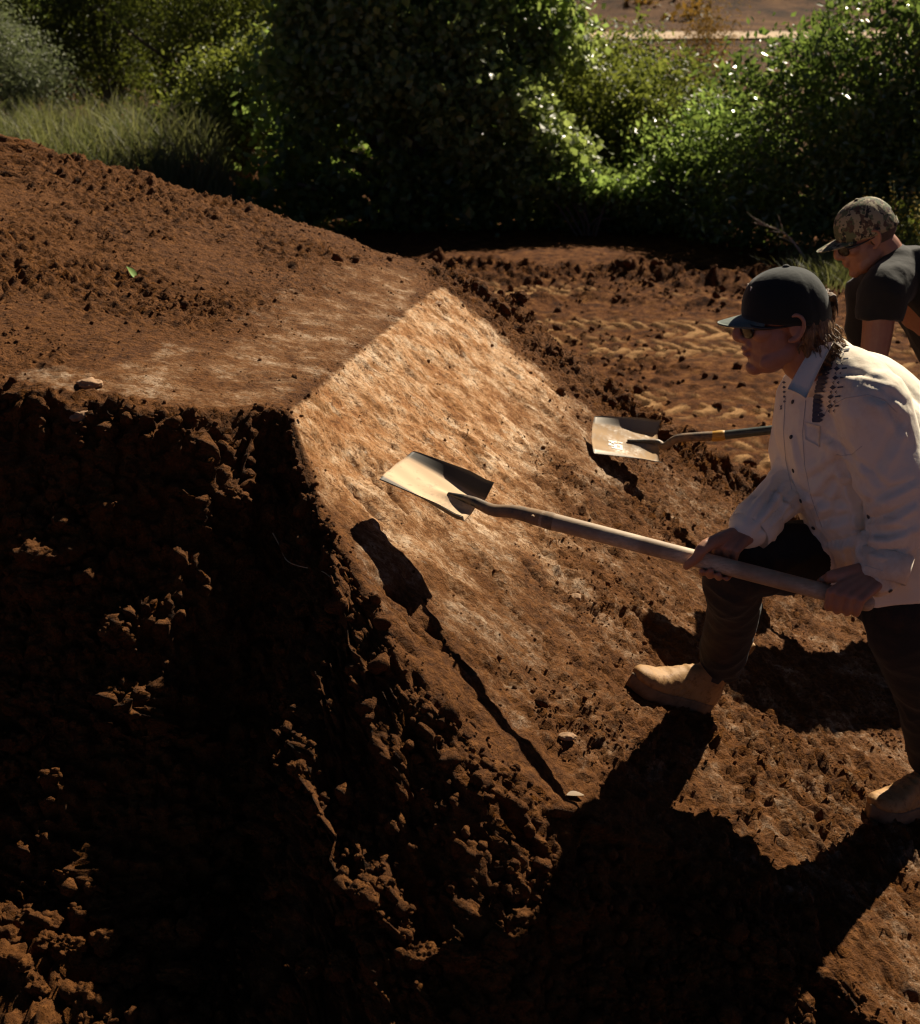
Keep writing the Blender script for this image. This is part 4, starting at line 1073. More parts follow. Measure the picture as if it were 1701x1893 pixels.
# ------------------------------------------------------------------ people
def skin_mat(name, c):
    m, nt, b = newmat(name)
    n1 = noise_node(nt, 30, 4, 0.6, vec=coords(nt)); n2 = noise_node(nt, 400, 3, 0.6, vec=coords(nt))
    c = np.array(c)
    L(nt, ramp(nt, [(0.3, c * np.array((0.92, 0.80, 0.78))), (0.7, c * 1.08)], n1.outputs["Fac"]).outputs["Color"], b.inputs["Base Color"])
    b.inputs["Roughness"].default_value = 0.48
    b.inputs["Subsurface Weight"].default_value = 0.08; b.inputs["Subsurface Radius"].default_value = (0.01, 0.004, 0.002); b.inputs["Subsurface Scale"].default_value = 0.4
    bump(nt, b, n2.outputs["Fac"], 0.15, 0.001)
    return m
def cloth_mat(name, c, rough=0.85, weave=900, var=0.08, trans=0.0, sheen=0.15, dirt=0.0, dirtc=(0.42, 0.24, 0.11)):
    m, nt, b = newmat(name)
    co = coords(nt)
    n1 = noise_node(nt, 7, 4, 0.6, vec=co); c = np.array(c)
    base = ramp(nt, [(0.3, c * (1 - var)), (0.7, np.minimum(c * (1 + var), 0.9))], n1.outputs["Fac"]).outputs["Color"]
    if dirt:
        nd = noise_node(nt, 4.5, 8, 0.72, vec=co)
        base = mixc(nt, ramp(nt, [(0.50, 0.0), (0.74, dirt)], nd.outputs["Fac"]).outputs["Color"], base, dirtc)
    L(nt, base, b.inputs["Base Color"])
    b.inputs["Roughness"].default_value = rough; b.inputs["Specular IOR Level"].default_value = 0.2
    b.inputs["Sheen Weight"].default_value = sheen
    n2 = noise_node(nt, weave, 2, 0.5, vec=co); n3 = noise_node(nt, 26, 4, 0.55, vec=co)
    p = bump(nt, b, n3.outputs["Fac"], 0.22, 0.012)
    bump(nt, b, n2.outputs["Fac"], 0.18, 0.001, p)
    return m
M_SKIN = skin_mat("tanned_skin", (0.37, 0.185, 0.112)); M_SKIN2 = skin_mat("ruddy_skin", (0.31, 0.15, 0.09))
M_SHIRT = cloth_mat("white_cotton", (0.82, 0.745, 0.60), var=0.03, dirt=0.55)
M_TEE = cloth_mat("faded_black_cotton", (0.019, 0.0185, 0.016), var=0.15, sheen=0.12)
M_TROUS = cloth_mat("charcoal_canvas", (0.017, 0.0165, 0.016), var=0.2, sheen=0.05, dirt=0.8, dirtc=(0.075, 0.042, 0.020))
M_JEAN = cloth_mat("dark_denim", (0.020, 0.021, 0.024), var=0.2, sheen=0.1, dirt=0.7, dirtc=(0.075, 0.042, 0.020))
M_CAP = cloth_mat("dark_green_cap_cloth", (0.012, 0.0155, 0.0135), var=0.15)
M_BRIM = cloth_mat("grey_green_brim", (0.10, 0.125, 0.105), rough=0.6, var=0.1)
def hair_mat():
    m, nt, b = newmat("light_brown_hair"); c = coords(nt)
    mp = N(nt, "ShaderNodeMapping"); mp.inputs["Scale"].default_value = (330, 330, 45); L(nt, c, mp.inputs[0])
    n1 = noise_node(nt, 1.0, 4, 0.65, vec=mp.outputs[0]); n2 = noise_node(nt, 50, 3, 0.6, vec=c)
    a = ramp(nt, [(0.32, (0.050, 0.026, 0.011)), (0.52, (0.15, 0.080, 0.032)), (0.72, (0.34, 0.20, 0.085))], n1.outputs["Fac"])
    L(nt, a.outputs["Color"], b.inputs["Base Color"]); b.inputs["Roughness"].default_value = 0.5; b.inputs["Specular IOR Level"].default_value = 0.35
    bump(nt, b, n1.outputs["Fac"], 0.8, 0.004)
    return m
M_HAIR = hair_mat()
M_STUB = simple_mat("cropped_hair", (0.09, 0.055, 0.035), 0.8, var=0.4, scale=200, bs=0.6, bscale=500)
M_LENS = simple_mat("dark_lens", (0.006, 0.006, 0.007), 0.22, var=0.1, spec=0.25)
M_FRAME = simple_mat("black_plastic", (0.012, 0.011, 0.011), 0.35, var=0.2)
M_EYE = simple_mat("eye_white", (0.6, 0.56, 0.5), 0.25, var=0.1)
def boot_mat():
    m, nt, b = newmat("tan_leather"); c = coords(nt)
    n1 = noise_node(nt, 14, 7, 0.7, vec=c); n2 = noise_node(nt, 45, 6, 0.75, vec=c); n3 = noise_node(nt, 160, 3, 0.6, vec=c)
    a = ramp(nt, [(0.3, (0.27, 0.145, 0.052)), (0.7, (0.42, 0.245, 0.098))], n1.outputs["Fac"])
    L(nt, mixc(nt, ramp(nt, [(0.52, 0.0), (0.62, 0.75)], n2.outputs["Fac"]).outputs["Color"], a.outputs["Color"], (0.16, 0.070, 0.022)), b.inputs["Base Color"])
    b.inputs["Roughness"].default_value = 0.65; b.inputs["Specular IOR Level"].default_value = 0.3
    p = bump(nt, b, n2.outputs["Fac"], 0.35, 0.004); bump(nt, b, n3.outputs["Fac"], 0.3, 0.002, p)
    return m
M_BOOT = boot_mat()
M_SOLE = simple_mat("boot_sole", (0.17, 0.105, 0.055), 0.85, var=0.3, scale=40)
M_GORE = simple_mat("dark_elastic", (0.03, 0.025, 0.02), 0.9, var=0.3)
M_NAVY = simple_mat("navy_print", (0.050, 0.056, 0.088), 0.85, var=0.2)
M_THREAD = simple_mat("shirt_thread", (0.58, 0.53, 0.47), 0.9, var=0.1)
M_BUTTON = simple_mat("dark_button", (0.035, 0.03, 0.03), 0.35, var=0.2)
def camo_mat():
    m, nt, b = newmat("camouflage_cloth")
    c = coords(nt)
    n1 = noise_node(nt, 26, 3, 0.6, vec=c); n2 = noise_node(nt, 36, 3, 0.6, vec=c); n3 = noise_node(nt, 48, 2, 0.6, vec=c)
    mp = N(nt, "ShaderNodeMapping"); mp.inputs["Location"].default_value = (3.1, 1.7, 5.2); L(nt, c, mp.inputs[0]); L(nt, mp.outputs[0], n2.inputs["Vector"])
    mp3 = N(nt, "ShaderNodeMapping"); mp3.inputs["Location"].default_value = (-4.1, 2.7, 1.2); L(nt, c, mp3.inputs[0]); L(nt, mp3.outputs[0], n3.inputs["Vector"])
    a = mixc(nt, ramp(nt, [(0.49, 0.0), (0.50, 1.0)], n1.outputs["Fac"]).outputs["Color"], (0.30, 0.25, 0.15), (0.10, 0.115, 0.055))
    a = mixc(nt, ramp(nt, [(0.55, 0.0), (0.56, 1.0)], n2.outputs["Fac"]).outputs["Color"], a, (0.085, 0.05, 0.028))
    a = mixc(nt, ramp(nt, [(0.60, 0.0), (0.61, 1.0)], n3.outputs["Fac"]).outputs["Color"], a, (0.016, 0.016, 0.013))
    L(nt, a, b.inputs["Base Color"]); b.inputs["Roughness"].default_value = 0.85
    n4 = noise_node(nt, 40, 4, 0.6, vec=c); bump(nt, b, n4.outputs["Fac"], 0.3, 0.008)
    return m
M_CAMO = camo_mat()

def wrinkle(me, amp, specs, where=None):
    """specs: (direction folds run along, frequency, weight)"""
    co = get_co(me); no = get_no(me); d = np.zeros(len(co))
    for k, (dr, fr, w) in enumerate(specs):
        dr = unit(dr); p = co - 0.78 * (co @ dr)[:, None] * dr
        wp = p * fr + 0.5 * np.stack([noise3(*(co * fr * 0.4 + k).T, 5), noise3(*(co * fr * 0.4 + 9 + k).T, 6), noise3(*(co * fr * 0.4 + 19 + k).T, 7)], 1)
        n = noise3(wp[:, 0] + k * 11, wp[:, 1], wp[:, 2], 40 + k)
        d += w * ((1 - np.abs(n) * 4).clip(-0.6, 1) ** 1 - 0.1)
    if where is not None: d *= where(co)
    set_co(me, co + no * (amp * d)[:, None])

def headframe(fwd, roll=0.0):
    x = unit(fwd); y = unit(np.cross((0, 0, 1), x)); z = np.cross(x, y)
    return np.stack([x, y, z], 1)      # columns: forward, left, up
def add_head(mb, c, M):
    T = lambda p: c + M @ np.asarray(p, float)
    E = lambda p, r, R=None: mb.ell(T(p), r, M if R is None else M @ R, 20, 12)
    rot = lambda ax, deg: np.array(Matrix.Rotation(math.radians(deg), 3, ax))
    E((-0.010, 0, 0.034), (0.088, 0.074, 0.079))
    E((0.030, 0, -0.030), (0.060, 0.062, 0.078))
    E((0.040, 0, -0.070), (0.048, 0.046, 0.046))
    E((0.070, 0, -0.100), (0.022, 0.024, 0.018))
    for s in (-1, 1):
        E((0.018, s * 0.046, -0.066), (0.055, 0.016, 0.024), rot('Y', 24))
        E((0.060, s * 0.044, -0.012), (0.026, 0.020, 0.020))
        E((0.071, s * 0.024, 0.022), (0.012, 0.022, 0.008))
        E((0.094, s * 0.012, -0.030), (0.011, 0.009, 0.009))
        # ear: a rim round a shallow bowl
        pts = [(0.004, s * 0.076, -0.028), (-0.010, s * 0.081, -0.024), (-0.022, s * 0.086, -0.004), (-0.022, s * 0.088, 0.018), (-0.008, s * 0.085, 0.030), (0.006, s * 0.079, 0.022), (0.009, s * 0.076, 0.006)]
        mb.tube([T(p) for p in pts], [0.0065, 0.006, 0.0052, 0.005, 0.005, 0.0048, 0.0045], 8, sub=4)
        E((-0.008, s * 0.076, 0.0), (0.016, 0.005, 0.024))
    E((0.066, 0, 0.026), (0.016, 0.045, 0.020))
    mb.tube([T((0.084, 0, 0.018)), T((0.099, 0, 0.002)), T((0.109, 0, -0.022)), T((0.100, 0, -0.032))], [0.008, 0.0095, 0.0125, 0.010], 12, sub=4)
    E((0.082, 0, -0.045), (0.014, 0.030, 0.016))
    E((0.092, 0, -0.055), (0.009, 0.022, 0.0052)); E((0.089, 0, -0.067), (0.009, 0.020, 0.006))
def add_cap(person, name, c, M, mat, brimmat, rad=(0.100, 0.086, 0.104), cen=(-0.016, 0, 0.014), brim_out=0.165, droop=0.012, flat=2.25, tip_z=0.0, half=0.080, strap=False):
    T = lambda p: c + np.asarray(p, float) @ M.T
    cap = None
    nth, nph = 72, 22
    V_ = []; 
    ph = np.linspace(0, 1, nph) ** 0.9
    for k in range(nph):
        a = ph[k] * math.pi / 2
        hz = math.sin(a) ** (2 / 2.25); rr = max(math.cos(a), 0) ** (2 / flat)
        th = np.arange(nth) * 2 * math.pi / nth
        seam = 1 - 0.012 * np.exp(-(((th / (math.pi / 3)) % 1 - 0.5) / 0.03) ** 2) * 0 - 0.020 * np.maximum(0, 1 - np.abs(((th + math.pi / 6) % (math.pi / 3)) - math.pi / 6) / 0.05)
        soft = 1 + 0.030 * noise2(np.cos(th) * 2.2 + a * 2, np.sin(th) * 2.2, 8)
        x = cen[0] + rad[0] * rr * np.cos(th) * seam * soft * (1 + 0.06 * math.sin(a * 2) * (np.cos(th) > 0.3)); y = cen[1] + rad[1] * rr * np.sin(th) * seam * soft
        z = cen[2] + rad[2] * hz + 0.010 * np.cos(th) * (1 - hz) - 0.006 * (1 - hz)
        V_.append(np.stack([x, y, z], 1))
    outer = np.concatenate(V_); inner = (outer - np.array(cen)) * np.array((0.965, 0.96, 0.965)) + np.array(cen)
    i, j = np.meshgrid(np.arange(nph - 1), np.arange(nth), indexing='ij'); j2 = (j + 1) % nth
    q = np.stack([i * nth + j, i * nth + j2, (i + 1) * nth + j2, (i + 1) * nth + j], -1).reshape(-1, 4); K = len(outer)
    if strap:      # opening above the strap at the back
        ctr = outer[q].mean(1); cut = (np.abs(np.arctan2(ctr[:, 1], -(ctr[:, 0] - cen[0]))) < 0.42) & (ctr[:, 2] < cen[2] + 0.045) & (ctr[:, 2] > cen[2] + 0.012)
        qo = q[~cut]
    else: qo = q
    jj = np.arange(nth); rim_ = np.stack([jj, (jj + 1) % nth, (jj + 1) % nth + K, jj + K], 1)[:, ::-1]
    me = mesh_np("cap", T(np.concatenate([outer, inner])), np.concatenate([qo, qo[:, ::-1] + K, rim_]), mat)
    cap = part("cap", me, person)
    # brim
    na, nb = 41, 11; top = []
    for a in range(na):
        f = math.radians(-52 + 104 * a / (na - 1))
        ex = cen[0] + rad[0] * math.cos(f) * 0.99; ey = rad[1] * math.sin(f) * 0.99; ez = cen[2] + 0.010 * math.cos(f) - 0.004
        ox = ex + (brim_out - cen[0] - rad[0]) * max(0.0, math.cos(f * 1.70)) ** 0.8; oy = rad[1] * math.sin(f) * 1.02
        row = []
        for b_ in range(nb):
            t = b_ / (nb - 1)
            x = ex + (ox - ex) * t; y = ey + (oy - ey) * t
            z = ez + (tip_z) * t - droop * (y / half) ** 2 * (0.3 + 0.7 * t) - 0.004 * t * t
            row.append((x, y, z))
        top.append(row)
    top = np.array(top).reshape(-1, 3); bot = top - np.array((0, 0, 0.0035)); K = len(top)
    i, j = np.meshgrid(np.arange(na - 1), np.arange(nb - 1), indexing='ij')
    q = np.stack([i * nb + j, i * nb + j + 1, (i + 1) * nb + j + 1, (i + 1) * nb + j], -1).reshape(-1, 4)
    ring = np.array(list(range(nb)) + [r * nb + nb - 1 for r in range(1, na)] + [(na - 1) * nb + cc for cc in range(nb - 2, -1, -1)] + [r * nb for r in range(na - 2, 0, -1)]); nx = np.roll(ring, -1)
    part("brim", mesh_np("brim", T(np.concatenate([top, bot])), np.concatenate([q, q[:, ::-1] + K, np.stack([ring, nx, nx + K, ring + K], 1)]), brimmat), cap)
    mb = MB(); mb.ell(T((cen[0], 0, cen[2] + rad[2] + 0.001)), (0.008, 0.008, 0.0045), M, 12, 8); part("button", mb.mesh("button", mat), cap)
    if strap:
        mb = MB(); mb.tube([T((cen[0] - rad[0] * 0.90 * math.cos(t) - 0.002, rad[1] * math.sin(t) * 1.0, cen[2] + 0.006)) for t in np.linspace(-0.55, 0.55, 9)], [0.009] * 9, 10, flat=0.3, side=M[:, 2], sub=2)
        part("strap", mb.mesh("strap", M_FRAME), cap)
    return cap
def add_glasses(person, c, M):
    T = lambda p: c + M @ np.asarray(p, float)
    fr = MB(); lens = []
    for s in (-1, 1):
        R = M @ np.array(Matrix.Rotation(math.radians(s * 22), 3, 'Z'))
        l = MB(); l.ell(T((0.092, s * 0.034, -0.006)), (0.0045, 0.029, 0.019), R, 20, 12); lens.append(l)
        fr.tube([T((0.096, s * 0.012, 0.010)), T((0.092, s * 0.042, 0.011)), T((0.076, s * 0.064, 0.004)), T((0.035, s * 0.074, 0.003)), T((-0.006, s * 0.080, 0.006))], [0.003, 0.004, 0.0045, 0.003, 0.002], 8, sub=3)
    fr.tube([T((0.096, -0.014, 0.004)), T((0.102, 0, 0.006)), T((0.096, 0.014, 0.004))], [0.003] * 3, 8, sub=3)
    o = part("sunglasses", fr.mesh("sunglasses", M_FRAME), person)
    for l in lens: part("lens", l.mesh("lens", M_LENS), o)
    for s in (-1, 1):
        e = MB(); e.ell(T((0.074, s * 0.031, -0.003)), (0.012, 0.012, 0.012), M, 14, 10); part("eye", e.mesh("eye", M_EYE), person)
def add_hand(mb, Hc, a, n, e, r, wrist, scale=1.0, thumb=True):
    """hand closed round a bar: a = bar direction towards the index finger, n = bar to palm, e = the way the fingers go round"""
    a = unit(a); n = unit(n - a * np.dot(n, a)); e = unit(e - a * np.dot(e, a) - n * np.dot(e, n))
    offs = np.array((0.0345, 0.0120, -0.0110, -0.0330)) * scale; fr = np.array((0.0086, 0.0091, 0.0086, 0.0075)) * scale; ln = (0.98, 1.06, 1.0, 0.86)
    wd = unit(wrist - Hc); W = Hc + wd * 0.092 * scale + n * 0.012
    kn = []
    for i in range(4):
        P = []
        for k, (deg, ex) in enumerate(((22, 0.016), (70, 0.010), (122, 0.004), (172, 0.0015), (222, 0.0005))):
            th = math.radians(deg * ln[i] if k else deg); R = r + fr[i] * 0.92 + ex
            P.append(Hc + a * (offs[i] * (1 - 0.04 * k)) + R * (math.cos(th) * n + math.sin(th) * e))
        rr = fr[i] * np.array((1.22, 1.12, 1.05, 1.0, 0.86))
        mb.tube(P, rr, 12, sub=4)
        kn.append(P[0])
        mb.tube([W + a * offs[i] * 0.55, (W + P[0]) / 2 + n * 0.004 + a * offs[i] * 0.25, P[0]], [0.0155 * scale, 0.0135 * scale, fr[i] * 1.28], 12, sub=4)
    pc = (W + sum(kn) / 4) / 2
    u_ = unit(sum(kn) / 4 - W); v_ = unit(np.cross(a, u_)); Mx = np.stack([a, u_, v_], 1)
    mb.ell(pc - v_ * 0.0, (0.036 * scale, 0.044 * scale, 0.014 * scale), Mx)
    if thumb:
        th = lambda deg, R, al: Hc + a * al + R * (math.cos(math.radians(deg)) * n + math.sin(math.radians(deg)) * e)
        P = [W + a * 0.020 - e * 0.012, th(-38, r + 0.026, 0.034), th(-78, r + 0.015, 0.046), th(-112, r + 0.0105, 0.060), th(-138, r + 0.0085, 0.066)]
        mb.tube(P, np.array((0.016, 0.0155, 0.0125, 0.0108, 0.009)) * scale, 12, sub=4)
    return W
def boot(person, heel, toe, up, flare=1.0):
    """pull-on work boot: heel and toe are ground points under its two ends"""
    heel = np.asarray(heel); x = unit(np.asarray(toe) - heel); z = unit(up - x * np.dot(up, x)); y = np.cross(z, x); M = np.stack([x, y, z], 1)
    T = lambda p: heel + np.asarray(p, float) @ M.T
    n = 28; th = np.arange(n) * 2 * math.pi / n
    X = np.array((0.004, 0.016, 0.05, 0.10, 0.145, 0.185, 0.22, 0.255, 0.280, 0.296, 0.303)); Wd = np.array((0.020, 0.030, 0.036, 0.036, 0.037, 0.042, 0.047, 0.046, 0.038, 0.024, 0.010))
    Ht = np.array((0.075, 0.098, 0.118, 0.120, 0.104, 0.081, 0.067, 0.061, 0.056, 0.048, 0.040)); z0 = 0.026
    rings = []
    for xx, w, h in zip(X, Wd, Ht):
        cs, sn = np.cos(th), np.sin(th)
        sup = lambda q, p: np.sign(q) * np.abs(q) ** p
        zz = np.where(sn > 0, (h - z0) * np.abs(sn) ** 0.85, -0.006 * np.abs(sn))
        rings.append(T(np.stack([np.full(n, xx), w * sup(cs, 0.72), z0 + zz + 0.010 * max(0, (xx - 0.2) / 0.1) ** 2], 1)))
    mb = MB(); mb.loft(rings)
    mb.tube(T([(0.062, 0, 0.06), (0.060, 0, 0.11), (0.057, 0, 0.15), (0.055, 0, 0.205)]), np.array((0.048, 0.050, 0.052, 0.055)) * flare, 20, side=M[:, 0], flat=0.80, sub=4, cap=False)
    me = remesh(mb, "boot", M_BOOT, 0.0045, 6)
    wrinkle(me, 0.0028, [(y, 55, 1.0)], where=lambda co: sstep(0.10, 0.16, (co - heel) @ x) * (1 - sstep(0.19, 0.235, (co - heel) @ x)) + 0.3)
    b = part("boot", me, person)
    out = []
    for t in np.linspace(0, 2 * math.pi, 56, endpoint=False):
        c, s_ = math.cos(t), math.sin(t); xx = 0.153 + 0.157 * c
        out.append((xx, np.interp(xx, X, Wd) * 1.0 * np.sign(s_) * (0.10 + 0.90 * abs(s_) ** 0.45) * 1.10 + 0.0, 0))
    out = np.array(out); mb = MB(); rise = lambda xx: 0.010 * np.maximum(0, (xx - 0.2) / 0.1) ** 2
    lay = []
    for zz, sc in ((-0.012, 0.985), (0.004, 1.0), (0.020, 1.0), (0.026, 0.97)):
        p = out.copy(); p[:, 1] *= sc; p[:, 2] = zz + rise(p[:, 0]) - (0.0 if zz > 0 else 0.0); lay.append(T(p))
    mb.loft(lay); part("sole", mb.mesh("sole", M_SOLE), b)
    for s in (-1, 1):     # elastic side panel and pull tabs
        bv = bvh_of(me); pts = []
        mbp = MB()
        off = np.array([0.0, 0.0, 0.0])
        cp = T((0.072, s * 0.2, 0.135)); grid = []
        for a in np.linspace(-1, 1, 7):
            for c_ in np.linspace(-1, 1, 9):
                w = 0.020 + 0.008 * c_
                o = T((0.072 + a * w, s * 0.3, 0.135 + 0.042 * c_))
                h = bv.ray_cast(V(o - off) - person.location * 0, V(-M[:, 1] * s).normalized()) if False else None
                grid.append(o)
        # project onto the boot surface (mesh coordinates are relative to the person)
        loc = np.array(person.location)
        gp = []
        ok = True
        for o in grid:
            h = bv.ray_cast(V(o - loc), V(-M[:, 1] * s))
            if h[0] is None: ok = False; break
            gp.append(np.array(h[0]) + loc + np.array(h[1]) * 0.0015)
        if ok:
            i, j = np.meshgrid(np.arange(6), np.arange(8), indexing='ij')
            q = np.stack([i * 9 + j, i * 9 + j + 1, (i + 1) * 9 + j + 1, (i + 1) * 9 + j], -1).reshape(-1, 4)
            part("elastic_panel", mesh_np("elastic_panel", np.array(gp), q, M_GORE), b)
    mb = MB(); mb.tube(T([(-0.001, 0, 0.175), (-0.016, 0, 0.196), (-0.014, 0, 0.222), (0.0, 0, 0.20)]), [0.010] * 4, 10, side=M[:, 1], flat=0.22, sub=4); part("pull_tab", mb.mesh("pull_tab", M_BOOT), b)
    mb = MB(); mb.tube(T([(0.112, 0, 0.170), (0.126, 0, 0.192), (0.123, 0, 0.216), (0.110, 0, 0.196)]), [0.010] * 4, 10, side=M[:, 1], flat=0.22, sub=4); part("pull_tab", mb.mesh("pull_tab", M_BOOT), b)
    return b, T((0.060, 0, 0.13)), M
def surf_normal(x, y, e=0.05):
    return unit(np.array((-(mound_z(x + e, y) - mound_z(x - e, y)) / (2 * e), -(mound_z(x, y + e) - mound_z(x, y - e)) / (2 * e), 1)))

# ================================================================== the man in the white shirt
FH = unit((-0.866, -0.5, 0)); LH = unit((0.5, -0.866, 0))          # which way he faces, his left
heelR = cast(1318, 1318); toeR = cast(1165, 1268)
toeL = cast(1604, 1520)
_dl = unit((-0.80, -0.60, 0)); heelL = toeL - _dl * 0.30; heelL[2] = mound_z(heelL[0], heelL[1]) + 0.012; toeL[2] = mound_z(toeL[0], toeL[1]) + 0.012
heelR = toeR + unit(heelR - toeR) * 0.30; heelR[2] = max(heelR[2], mound_z(heelR[0], heelR[1]) + 0.008)
man = empty("person", (heelR + heelL) / 2 * np.array((1, 1, 0)) + np.array((0, 0, min(heelL[2], heelR[2]))))
tag(man, "man in a white western shirt, dark trousers and dark cap lunging forward with a shovel", "person")
bR, ankR, MR = boot(man, heelR, toeR, surf_normal(heelR[0], heelR[1]) * 0.55 + np.array((0, 0, 0.45)))
bL, ankL, ML = boot(man, heelL, toeL, np.array((0.05, 0, 1.0)))
pelvis = at(1640, 1040, 3.060)
hipR = at(1605, 1036, 3.140); hipL = at(1677, 1062, 2.990)
kneeR = at(1366, 1056, 3.00); kneeL = at(1704, 1262, 3.110)
shL = at(1613, 748, 2.900); elL = at(1660, 945, 2.860); wrL = at(1631, 1062, 2.81)
shR = at(1498, 735, 3.210); elR = at(1466, 890, 3.110); wrR = at(1388, 978, 2.98)
hc1 = at(1452, 594, 3.010); HM1 = headframe((-1.0, 0.03, -0.09))
HcR = E1 + (S1 - E1) * ((1585 - 1336) / (1585 - 1017.0)) ; HcL = E1 + (S1 - E1) * 0.035
body = MB()
add_head(body, hc1, HM1)
nb = at(1535, 690, 3.050)
body.tube([hc1 + HM1 @ np.array((-0.028, 0, -0.035)), hc1 + HM1 @ np.array((-0.040, 0, -0.085)), nb, at(1560, 760, 3.050)], [0.056, 0.056, 0.064, 0.075], 18, sub=4)
body.tube([nb, at(1565, 780, 3.050), at(1600, 900, 3.050), pelvis], [0.10, 0.12, 0.12, 0.12], 18, side=LH, flat=0.75, sub=4)
def arm(mb, sh, el, wr, k=1.0):
    mb.tube([sh, (sh + el) / 2, el, (el * 0.45 + wr * 0.55), wr], np.array((0.052, 0.047, 0.040, 0.038, 0.028)) * k, 14, sub=4)
for sh, el, wr, Hc, n, e in ((shR, elR, wrR, HcR, np.array((0.10, 0.25, 0.95)), np.array((0.2, 1.0, -0.1))), (shL, elL, wrL, HcL, np.array((0.25, -0.75, 0.62)), np.array((0, -0.3, -1.0)))):
    W = add_hand(body, Hc, ax1, n, e, 0.0198, wr)
    arm(body, sh, el, wr); body.tube([wr, W], [0.028, 0.0265], 14, flat=0.8)
for hp, kn, an in ((hipR, kneeR, ankR), (hipL, kneeL, ankL)):
    body.tube([hp, (hp + kn) / 2, kn, kn * 0.6 + an * 0.4, an], [0.070, 0.060, 0.040, 0.030, 0.030], 14, sub=4)
bm1 = remesh(body, "body", M_SKIN, 0.0031, 2)
part("body", bm1, man)
add_glasses(man, hc1, HM1)
cap1 = add_cap(man, "cap", hc1, HM1, M_CAP, M_BRIM, rad=(0.100, 0.087, 0.111), cen=(-0.003, 0, 0.012), brim_out=0.153, tip_z=-0.004, droop=0.004)
# pale badge on the cap's front panel
T1 = lambda p: hc1 + HM1 @ np.asarray(p, float)
mb = MB(); mb.box(T1((0.083, 0.0, 0.072)), (0.0012, 0.024, 0.017), HM1 @ np.array(Matrix.Rotation(math.radians(-18), 3, 'Y'))); part("badge", mb.mesh("badge", M_STICKER, False), cap1)
# hair over the nape
gh = np.random.default_rng(4); hb = MB()
hb.ell(T1((-0.052, 0, -0.012)), (0.052, 0.074, 0.052), HM1)
tips = MB()
for k in range(260):
    t = gh.uniform(-1.45, 1.45); zz = gh.uniform(-0.040, 0.018); c_, s_ = math.cos(t), math.sin(t)
    rad_ = 0.96 - 0.22 * max(0, -zz) / 0.045
    r0 = np.array((-0.012 - 0.088 * c_ * rad_, 0.078 * s_ * rad_, zz)); outv = np.array((-c_, s_, 0))
    ln = gh.uniform(0.055, 0.088) * (1.0 if abs(t) < 1.2 else 0.62); fl_ = gh.uniform(0.0, 1.0) * max(0.2, c_); sw = gh.normal(0, 0.010)
    tang = np.array((s_, c_, 0))
    p1 = r0 + outv * 0.007 + tang * sw * 0.4 + np.array((0, 0, -0.34 * ln)); p2 = r0 + outv * (0.005 + 0.10 * ln * fl_) + tang * sw + np.array((-0.003, 0, -0.70 * ln)); p3 = r0 + outv * (0.004 + 0.70 * ln * fl_) + tang * sw * 0.7 + np.array((-0.006, 0, -1.0 * ln))
    R_ = gh.uniform(0.0042, 0.0075)
    hb.tube([T1(r0), T1(p1), T1(p2), T1(p3)], [R_, R_ * 1.05, R_ * 0.7, R_ * 0.22], 9, flat=0.6, sub=4)
for k in range(22):
    r0 = np.array((-0.094, gh.normal(0, 0.014), 0.040 + gh.normal(0, 0.008)))
    hb.tube([T1(r0), T1(r0 + np.array((-0.012, gh.normal(0, 0.006), 0.0))), T1(r0 + np.array((-0.014, gh.normal(0, 0.01), -0.046)))], [0.006, 0.007, 0.002], 8, flat=0.6, sub=3)
hbm = remesh(hb, "hair", M_HAIR, 0.0028, 2)
hair = part("hair", hbm, man)
for k in range(170):      # stray hairs along the outline
    t = np.clip(gh.normal(0, 0.7), -1.2, 1.2); c_, s_ = math.cos(t), math.sin(t); r0 = np.array((-0.016 - 0.084 * c_, 0.072 * s_, gh.uniform(-0.05, -0.01))); outv = np.array((-c_, s_, 0)); ln = gh.uniform(0.03, 0.055)
    w_ = gh.normal(0, 0.006, 3)
    tips.tube([T1(r0), T1(r0 + outv * 0.012 + np.array((0, 0, -0.4 * ln)) + w_), T1(r0 + outv * (0.012 + gh.uniform(0, 0.016)) + np.array((0, 0, -ln)) + w_)], [0.0011, 0.0010, 0.0004], 4, sub=3, cap=False)
sh_o = part("stray_hair", tips.mesh("stray_hair", M_HAIR), hair); sh_o["kind"] = "stuff"

# trousers
tr = MB()
tr.tube([at(1622, 975, 3.060), pelvis, at(1652, 1085, 3.060)], [0.145, 0.165, 0.14], 22, side=LH, flat=0.80, sub=4)
hemR = ankR + MR @ np.array((0, 0, 0.02)); hemL = ankL + ML @ np.array((0, 0, 0.02))
tr.tube([hipR, at(1490, 1030, 3.080), kneeR, kneeR * 0.55 + hemR * 0.45 + np.array((0.012, 0.02, 0)), hemR], [0.105, 0.090, 0.072, 0.066, 0.064], 20, sub=6)
tr.tube([hipL, at(1677, 1150, 2.990), kneeL, kneeL * 0.5 + hemL * 0.5, hemL], [0.108, 0.100, 0.076, 0.070, 0.067], 20, sub=6)
tm = remesh(tr, "trousers", M_TROUS, 0.0065, 6)
_lk = lambda co, p, r: np.exp(-(((co - p) ** 2).sum(1)) / r ** 2)
wrinkle(tm, 0.0050, [(unit((0.6, -0.5, 0.4)), 17, 1.0), (unit((1, 0, -0.4)), 24, 0.6)], where=lambda co: 0.45 + 0.9 * _lk(co, kneeR, 0.16) + 1.0 * _lk(co, hemR, 0.12) + 1.0 * _lk(co, hipR, 0.2) + 0.8 * _lk(co, kneeL, 0.16) + _lk(co, hemL, 0.12))
part("trousers", tm, man)
